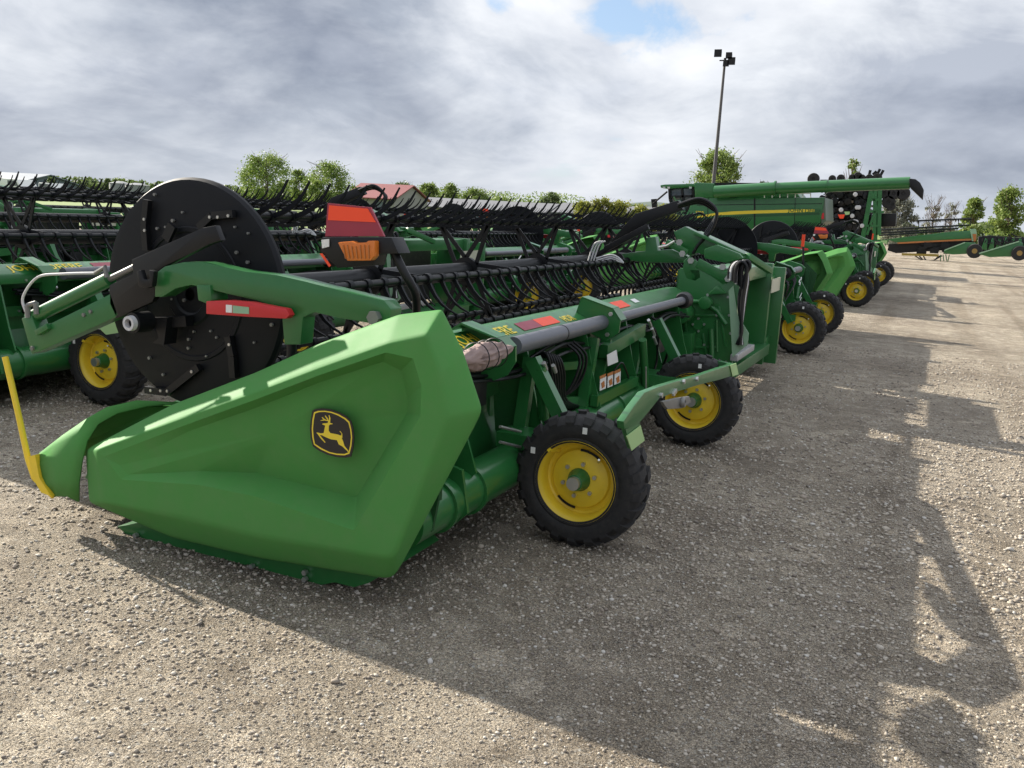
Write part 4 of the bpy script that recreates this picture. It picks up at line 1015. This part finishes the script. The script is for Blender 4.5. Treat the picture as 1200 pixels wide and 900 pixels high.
def snout(name_pts, Y, label, wheel_at):
    Q = s4([(sum(p[0] for p in name_pts)/len(name_pts), 470)], Y)[0]
    T = thing('crop_divider', label, 'crop divider', (Q.x, Y, 0), group='green dividers by the far trailer')
    mb = MB(); p = s4(name_pts, Y); k = len(p); c = [q+Vector((0, .9, 0))*(.2+.8*(i in (1, 2))) for i, q in enumerate(p)]
    mb.add(p+c, [tuple(range(k)), tuple(range(2*k-1, k-1, -1))]+[(i, i+k, (i+1) % k+k, (i+1) % k) for i in range(k)]); mb.build('divider_shell', G, T, bevel=.03)
    q = s4([wheel_at], Y-.1)[0]; mb = MB(); mb.lathe([(.1, -.1), (.38, -.1), (.42, 0), (.38, .1), (.1, .1)], q, 1, 20, True); wh = mb.build('wheel', M['rubber'], T)
    mb = MB(); mb.lathe([(.001, -.1), (.14, -.11), (.16, -.08)], q, 1, 16); mb.build('rim', paint('dull_ochre', (.30, .19, .05), .6), wh)
    mb = MB(); a, b_ = s4([name_pts[0], name_pts[1]], Y-.05); mb.bar(a, b_, .08, .06); mb.build('top_edge', M['palegreen'], T)
snout([(640,440),(785,385),(862,388),(868,462),(700,470),(640,462)], YT-2, 'smaller green crop divider right of the trailer hoses', (852,445))
snout([(885,462),(1165,378),(1192,388),(1185,480),(960,488),(890,470)], YT-3, 'long green crop divider at the right edge of the photo', (1168,460))
s4b = lambda pts, v=YT+6: PX(Z2(pts, 1000, 220, 6), 1, v)
Q = s4b([(1040, 470)])[0]
CH_ = thing('corn_header', 'dark corn header with green snouts in front of the right trees', 'corn header', (Q.x, YT+6.5, 0))
mb = MB(); mb.prism(s4b([(880,345),(960,335),(1080,345),(1130,352),(1200,350),(1230,440),(880,460)]), (0, 1.2, 0)); mb.build('frame', B, CH_, bevel=.03)
mb = MB()
for k in range(7): x = 900+k*48; mb.prism(s4b([(x,430),(x+30,352+rng.uniform(-6,6)),(x+44,360),(x+40,440)], YT+5.8), (0, .5, 0))
mb.split('snout', M['green'], CH_, bevel=.02)
mb = MB()
for k in range(30): x = rng.uniform(880, 1220); y = rng.uniform(338, 400); q = s4b([(x, y)], YT+5.7)[0]; mb.tube([q, q+Vector((rng.uniform(-.4, .4), 0, rng.uniform(-.2, .3)))], .04, 6)
tag(mb.build('linkage', B, CH_), kind='stuff')

# ------------------------------------------------------------------ light mast
a0 = W(838.5, 222, 1, 62); a1 = W(849.8, 68, 1, 62); 
LM = thing('light_mast', 'tall thin floodlight mast rising beside the round green tree', 'light mast', (a1.x, 62, 0))
mb = MB(); mb.tube([(a1.x, 62, 0), (a1.x, 62, a1.z)], [.15, .08], 12); mb.build('pole', paint('weathered_steel', (.07, .07, .075), .6), LM)
mb = MB(); mb.bar((a1.x-.35, 62, a1.z-.15), (a1.x+.4, 62, a1.z-.15), .07); mb.build('cross_arm', M['black'], LM)
mb = MB()
for dx, dz, s_ in ((-.42, .25, .24), (.3, .1, .2), (.5, -.25, .24), (.15, -.4, .18)):
    c = Vector((a1.x+dx, 61.9, a1.z+dz)); mb.add([c+Vector((x*s_*(1 if y < 0 else .6), y*.25, z*s_*(1 if y < 0 else .6))) for y in (-1, 1) for x, z in ((-1, -1), (1, -1), (1, 1), (-1, 1))], [(0, 3, 2, 1), (4, 5, 6, 7), (0, 1, 5, 4), (1, 2, 6, 5), (2, 3, 7, 6), (3, 0, 4, 7)])
mb.split('floodlight', M['black'], LM)

# ------------------------------------------------------------------ trees
def tree(name, label, px, py, halfw, ptop, Y, mat, group=None, dens=1.0, bare=False, conic=False, leaf=1.0, low=.25, seed=0):
    """px = trunk, ptop = crown top, halfw = half width of the crown (photo pixels) at distance Y"""
    rg = np.random.default_rng(seed+int(px)); top = W(px, ptop, 1, Y); e = W(px+halfw, ptop, 1, Y); base = Vector((top.x, Y, 0)); h = top.z; rw = abs(e.x-top.x)
    T = thing(name, label, 'tree', base, group=group)
    mb = MB(); tr = max(.06, h*.02)
    mb.tube([base, base+Vector((.1*rw, 0, h*.45)), base+Vector((0, 0, h*.9))], [tr, tr*.6, tr*.15], 8)
    nl = 14 if not bare else 34
    for k in range(nl):
        z0 = h*rg.uniform(.15 if bare else .2, .8); a = rg.uniform(0, 6.28); ln = rw*rg.uniform(.5, .95); u = Vector((math.cos(a), math.sin(a), rg.uniform(.5, 1.3)))
        p0 = base+Vector((0, 0, z0)); p1 = p0+u*ln*.5; p2 = p0+u*ln+Vector((0, 0, .12*h))
        p2.z = min(p2.z, h*1.0); mb.tube([p0, p1, p2], [tr*.45, tr*.25, tr*.07], 5)
        if bare:
            for j in range(6):
                f_ = rg.uniform(.3, 1); s0 = p0.lerp(p2, f_); d_ = Vector((rg.uniform(-1, 1), rg.uniform(-1, 1), rg.uniform(.3, 1.5)))*rw*.3; mb.tube([s0, s0+d_], [tr*.12, tr*.04], 4)
    mb.build('trunk', M['bark'], T)
    # leaf clumps
    nc = int((85 if not bare else 16)*dens); clumps = []
    for k in range(nc):
        z = rg.uniform(low, .97); prof = (math.sin(PI*min(1, (z-low)/(1-low)*.86+.14))**.6) if not conic else (1.05-z)
        a = rg.uniform(0, 6.28); rr_ = rw*prof*math.sqrt(rg.uniform(.05, 1))*rg.uniform(.85, 1.08); cr_ = rw*rg.uniform(.12, .27)*(.75 if conic else 1)
        clumps.append((rr_*math.cos(a)*(1-cr_/rw*.5), rr_*math.sin(a)*(1-cr_/rw*.5), h*z-cr_*.35, cr_))
    per = int((110 if not bare else 24)*dens); tot = nc*per
    C = np.repeat(np.array(clumps), per, 0); d = rg.normal(size=(tot, 3)); d /= np.linalg.norm(d, axis=1)[:, None]; rad = rg.uniform(.1, 1.0, tot)**.6*rg.choice([1, 1, 1.5, 2.0], tot)
    P = C[:, :3]+d*(C[:, 3]*rad)[:, None]*np.array([1, 1, .8])
    s_ = (.042+.03*rg.random(tot))*leaf*(Y/95)**.5*1.6
    A = rg.normal(size=(tot, 3)); A /= np.linalg.norm(A, axis=1)[:, None]; Bv = np.cross(A, rg.normal(size=(tot, 3))); Bv /= np.linalg.norm(Bv, axis=1)[:, None]
    V = np.stack([P-A*s_[:, None]*1.3, P+Bv*s_[:, None]*.8, P+A*s_[:, None]*1.3, P-Bv*s_[:, None]*.8], 1).reshape(-1, 3)
    me = bpy.data.meshes.new('crown'); me.vertices.add(tot*4); me.vertices.foreach_set('co', V.ravel().astype(np.float32)); me.loops.add(tot*4); me.loops.foreach_set('vertex_index', np.arange(tot*4, dtype=np.int32))
    me.polygons.add(tot); me.polygons.foreach_set('loop_start', np.arange(0, tot*4, 4, dtype=np.int32)); me.polygons.foreach_set('loop_total', np.full(tot, 4, dtype=np.int32)); me.update(calc_edges=True); me.materials.append(mat)
    o = bpy.data.objects.new('crown', me); col.objects.link(o); o.parent = T
    return T
gl = 'trees along the far side of the yard'
Lf, Ld, Ly, Lg = M['leaf'], M['leafdark'], M['leafyellow'], M['leafgrey']
tree('broadleaf_tree', 'large green tree left of the red roofed building, tallest of the pair', 311, 0, 30, 178, 92, Lf, gl, seed=1)
tree('broadleaf_tree', 'slightly shorter green tree touching the red roofed building', 383, 0, 27, 190, 97, Lf, gl, seed=2)
tree('broadleaf_tree', 'narrow green tree in the gap between the two big left trees', 350, 0, 12, 197, 101, Lf, gl, dens=.7, seed=3)
tree('broadleaf_tree', 'round green tree just right of the red roof', 472, 0, 14, 212, 125, Ld, gl, dens=.8, seed=4)
tree('broadleaf_tree', 'first light green tree of the row above the grey shed', 503, 0, 13, 214, 130, Lf, gl, dens=.8, seed=5)
tree('broadleaf_tree', 'taller green tree in the row above the grey shed', 527, 0, 13, 215, 133, Lf, gl, dens=.8, seed=6)
tree('broadleaf_tree', 'flat topped green tree at the right end of the shed row', 557, 0, 18, 221, 130, Lf, gl, dens=.8, seed=7)
tree('broadleaf_tree', 'tiny green tree top over the long grey shed', 590, 0, 8, 231, 136, Lf, gl, dens=.6, seed=8)
tree('broadleaf_tree', 'lone round dark tree over the middle of the grey shed', 646, 0, 12, 225, 130, Ld, gl, dens=.8, seed=9)
tree('broadleaf_tree', 'dense green tree behind the combine beside the light mast', 842, 0, 35, 175, 84, Lf, gl, dens=1.2, seed=10)
tree('broadleaf_tree', 'small tree top over the combine tank', 897, 0, 10, 206, 84, Ld, gl, dens=.6, seed=11)
tree('broadleaf_tree', 'sparse pale tree rising above the folded planter', 1001, 0, 13, 184, 78, Lf, gl, dens=.55, seed=12)
tree('broadleaf_tree', 'grey leafed tree below the auger spout', 1056, 0, 25, 228, 92, Lg, gl, dens=.9, low=.1, seed=13)
tree('bare_tree', 'bare grey tree left of the pair at the far right', 1096, 0, 15, 230, 104, Lg, gl, bare=True, seed=14)
tree('bare_tree', 'second bare tree with yellowish buds', 1117, 0, 12, 236, 106, Lg, gl, bare=True, seed=15)
tree('poplar_tree', 'narrow green tree beside the bare trees at the right', 1144, 0, 16, 230, 98, Lf, gl, dens=.9, low=.08, seed=16)
tree('poplar_tree', 'tall leafy tree at the right edge of the photo', 1186, 0, 24, 218, 90, Lf, gl, dens=1.1, low=.08, seed=17)
for k, (x, t, hw, lb) in enumerate([(686, 236, 19, 'leftmost yellow green bush over the reel tines'), (706, 231, 17, 'taller yellow green bush in front of the hill'), (728, 234, 20, 'wide yellow green bush left of the combine cab'), (752, 240, 17, 'low yellow bush next to the cab mirror'), (778, 238, 17, 'yellow bush seen under the combine cab')]):
    tree('bush', lb, x, 0, hw, t, 80+k, Ly, 'yellow green bushes left of the combine', dens=.7, low=.02, seed=20+k)
for k, (x, t, hw, lb) in enumerate([(60, 208, 8, 'small dark conifer beside the blue grey shed'), (97, 214, 6, 'smallest dark conifer behind the left reel'), (126, 209, 8, 'dark conifer touching the grain bins')]):
    tree('conifer', lb, x, 0, hw, t, 100+k*3, Ld, 'dark conifers at the left', dens=.7, conic=True, low=.05, seed=30+k)
tree('broadleaf_tree', 'small light tree behind the grain bins', 141, 0, 11, 209, 135, Lf, gl, dens=.6, seed=36)
# distant woodland strip and hill
def strip(name, x0, x1, Y, zt, mat, n_, seed, label, sz=.8, dz=2.2):
    rg = np.random.default_rng(seed); xs_ = rg.uniform(x0, x1, n_); hgt = zt*(.55+.45*np.abs(np.sin(xs_*.13+seed)+.5*np.sin(xs_*.41)))/1.4
    P = np.stack([xs_, Y+rg.uniform(-8, 8, n_), hgt*rg.random(n_)**.6], 1); A = rg.normal(size=(n_, 3)); A /= np.linalg.norm(A, axis=1)[:, None]; Bv = np.cross(A, rg.normal(size=(n_, 3))); Bv /= np.linalg.norm(Bv, axis=1)[:, None]; s_ = sz
    V = np.stack([P-A*s_, P+Bv*s_*.7, P+A*s_, P-Bv*s_*.7], 1).reshape(-1, 3)
    me = bpy.data.meshes.new(name); me.vertices.add(n_*4); me.vertices.foreach_set('co', V.ravel().astype(np.float32)); me.loops.add(n_*4); me.loops.foreach_set('vertex_index', np.arange(n_*4, dtype=np.int32))
    me.polygons.add(n_); me.polygons.foreach_set('loop_start', np.arange(0, n_*4, 4, dtype=np.int32)); me.polygons.foreach_set('loop_total', np.full(n_, 4, dtype=np.int32)); me.update(calc_edges=True); me.materials.append(mat)
    o = bpy.data.objects.new(name, me); col.objects.link(o); tag(o, label, kind='stuff')
a = W(455, 240, 1, 140).x; b_ = W(668, 240, 1, 140).x
strip('hedgerow', a, b_, 140, 6.3, Lf, 9000, 8, 'light green line of low trees above the grey sheds', sz=.16)
strip('distant_woodland', -420, 160, 260, 5.5, Ld, 26000, 3, 'dark far off tree line along the horizon')
me = MB(); n_ = 60; xs_ = [-1500+2300*i/n_ for i in range(n_+1)]
def hh(x): return 2.0+16*math.exp(-((x+262)/75)**2)+1.5*math.sin(x*.011)
vs = []
for x in xs_: vs += [(x, 880, 0), (x, 940, hh(x)), (x, 1100, hh(x)*.9), (x, 1200, 0)]
me.add(vs, [(i*4+j, i*4+j+1, i*4+5+j, i*4+4+j) for i in range(n_) for j in range(3)])
tag(me.build('hills', paint('hill_green', (.09, .12, .10), .95, var=.25, scale=.02), smooth=60), 'low grey green hills on the horizon', kind='structure')
# ------------------------------------------------------------------ buildings
def barn(name, label, x0, x1, Y, dep, ridge_px, eave_px, wall, roof, cat='building', ridge_along_x=True, doors=()):
    """x0,x1 photo columns of the near wall; heights from photo rows at distance Y"""
    xm = (x0+x1)/2; e = W(xm, eave_px, 1, Y).z; rdg = W(xm, ridge_px, 1, Y+dep/2).z; a = W(x0, eave_px, 1, Y).x; b_ = W(x1, eave_px, 1, Y).x
    T = thing(name, label, cat, ((a+b_)/2, Y+dep/2, 0))
    mb = MB()
    if ridge_along_x: mb.prism([(a, Y, 0), (a, Y+dep, 0), (a, Y+dep, e), (a, Y+dep/2, rdg-.1), (a, Y, e)], (b_-a, 0, 0))
    else: mb.prism([(a, Y, 0), (b_, Y, 0), (b_, Y, e), ((a+b_)/2, Y, rdg-.1), (a, Y, e)], (0, dep, 0))
    mb.build('wall', wall, T, smooth=0)
    mb = MB(); o_ = .4
    if ridge_along_x:
        for s_ in (-1, 1): yy = Y+dep/2+s_*(dep/2+o_); mb.add([(a-o_, yy, e-.1), (b_+o_, yy, e-.1), (b_+o_, Y+dep/2, rdg), (a-o_, Y+dep/2, rdg), (a-o_, yy, e+.05), (b_+o_, yy, e+.05), (b_+o_, Y+dep/2, rdg+.15), (a-o_, Y+dep/2, rdg+.15)], [(0,3,2,1),(4,5,6,7),(0,1,5,4),(1,2,6,5),(2,3,7,6),(3,0,4,7)])
    else:
        m_ = (a+b_)/2
        for s_ in (-1, 1): xx = m_+s_*((b_-a)/2+o_); mb.add([(xx, Y-o_, e-.1), (xx, Y+dep+o_, e-.1), (m_, Y+dep+o_, rdg), (m_, Y-o_, rdg), (xx, Y-o_, e+.05), (xx, Y+dep+o_, e+.05), (m_, Y+dep+o_, rdg+.15), (m_, Y-o_, rdg+.15)], [(0,3,2,1),(4,5,6,7),(0,1,5,4),(1,2,6,5),(2,3,7,6),(3,0,4,7)])
    mb.build('roof', roof, T, smooth=0)
    mb = MB()
    for f0, f1, hz_ in doors: mb.box((a+(b_-a)*f0, Y-.05, .02), (a+(b_-a)*f1, Y+.02, e*hz_))
    if doors: mb.split('door', M['bluewall'], T, smooth=0)
    return T
tin = paint('grey_roof', (.17, .175, .19), .85, var=.1, scale=.3)
barn('farm_shed', 'grey shed with a red tin roof behind the signs', 404, 462, 108, 9, 216, 232, M['greywall'], M['rooftin'], doors=((.6, .8, .8),))
barn('machine_shed', 'long low grey shed behind the reels', 472, 640, 122, 8, 235, 245, M['greywall'], tin, doors=((.1, .16, .8), (.5, .56, .8)))
barn('store_building', 'low grey building right of the long shed', 650, 764, 122, 8, 241, 252, M['bluewall'], tin, doors=((.3, .38, .8),))
barn('workshop', 'blue grey workshop with shallow roof at the left edge', -150, 4, 96, 16, 199, 213, M['bluewall'], paint('blue_roof', (.17, .20, .24), .5, var=.1, scale=.3), ridge_along_x=True, doors=((.7, .8, .7),))
barn('storage_shed', 'low pale shed below the blue grey workshop', 20, 76, 84, 6, 224, 229, M['binwall'], tin)
for k, (x0, x1, t, lb) in enumerate([(132, 150, 213, 'left pale grey grain bin beside the black reel shield'), (151, 171, 215, 'right pale grey grain bin touching the reel shield')]):
    a = W(x0, t, 1, 95); b_ = W(x1, t, 1, 95); rr_ = (b_.x-a.x)/2; c = Vector(((a.x+b_.x)/2, 95, 0))
    T = thing('grain_bin', lb, 'grain bin', c, group='grain bins at the left')
    mb = MB(); pr = []
    for j in range(40): z = a.z*.93*j/39; pr.append((rr_*(1 if j % 2 else .985), z))
    mb.lathe(pr, c, 2, 32); mb.build('wall', M['binwall'], T)
    mb = MB(); mb.lathe([(rr_*1.03, a.z*.93), (rr_*.2, a.z*1.06), (0, a.z*1.06)], c, 2, 32); mb.build('roof', M['binwall'], T)
for k, (px_, Y, lb) in enumerate([(12, 62, 'white parked van seen through the reels at the left edge'), (52, 66, 'white pickup seen between two tine bars')]):
    q = W(px_, 245, 1, Y); T = thing('parked_van' if k == 0 else 'pickup_truck', lb, 'van' if k == 0 else 'pickup', (q.x, Y, 0))
    prof = [(-2.4, .4), (2.5, .4), (2.5, 1.1), (1.6, 1.25), (1.1, 1.95), (-2.4, 2.0)] if k == 0 else [(-2.6, .45), (2.6, .45), (2.6, 1.0), (1.3, 1.1), (.8, 1.75), (-.7, 1.75), (-.8, 1.1), (-2.6, 1.1)]
    mb = MB(); mb.prism([(q.x+x, Y, z) for x, z in prof], (0, 1.9, 0)); mb.build('body', M['white'], T, bevel=.06)
    mb = MB(); mb.prism([(q.x+x, Y-.01, z) for x, z in ([(-.2, 1.3), (1.3, 1.3), (1.0, 1.8), (-.2, 1.8)] if k == 0 else [(-.6, 1.15), (.95, 1.15), (.7, 1.65), (-.6, 1.65)])], (0, .02, 0)); mb.build('window', M['glass'], T, smooth=0)
    mb = MB()
    for x in (-1.6, 1.6): mb.lathe([(.1, -.02), (.3, -.02), (.36, .03), (.36, .2), (.1, .22)], (q.x+x, Y, .36), 1, 20)
    mb.split('wheel', M['rubber'], T)

# ------------------------------------------------------------------ render settings
sc.view_settings.view_transform = 'Standard'; sc.view_settings.look = 'None'; sc.view_settings.gamma = 1
sc.view_settings.exposure = 1.05
sc.render.engine = 'CYCLES'
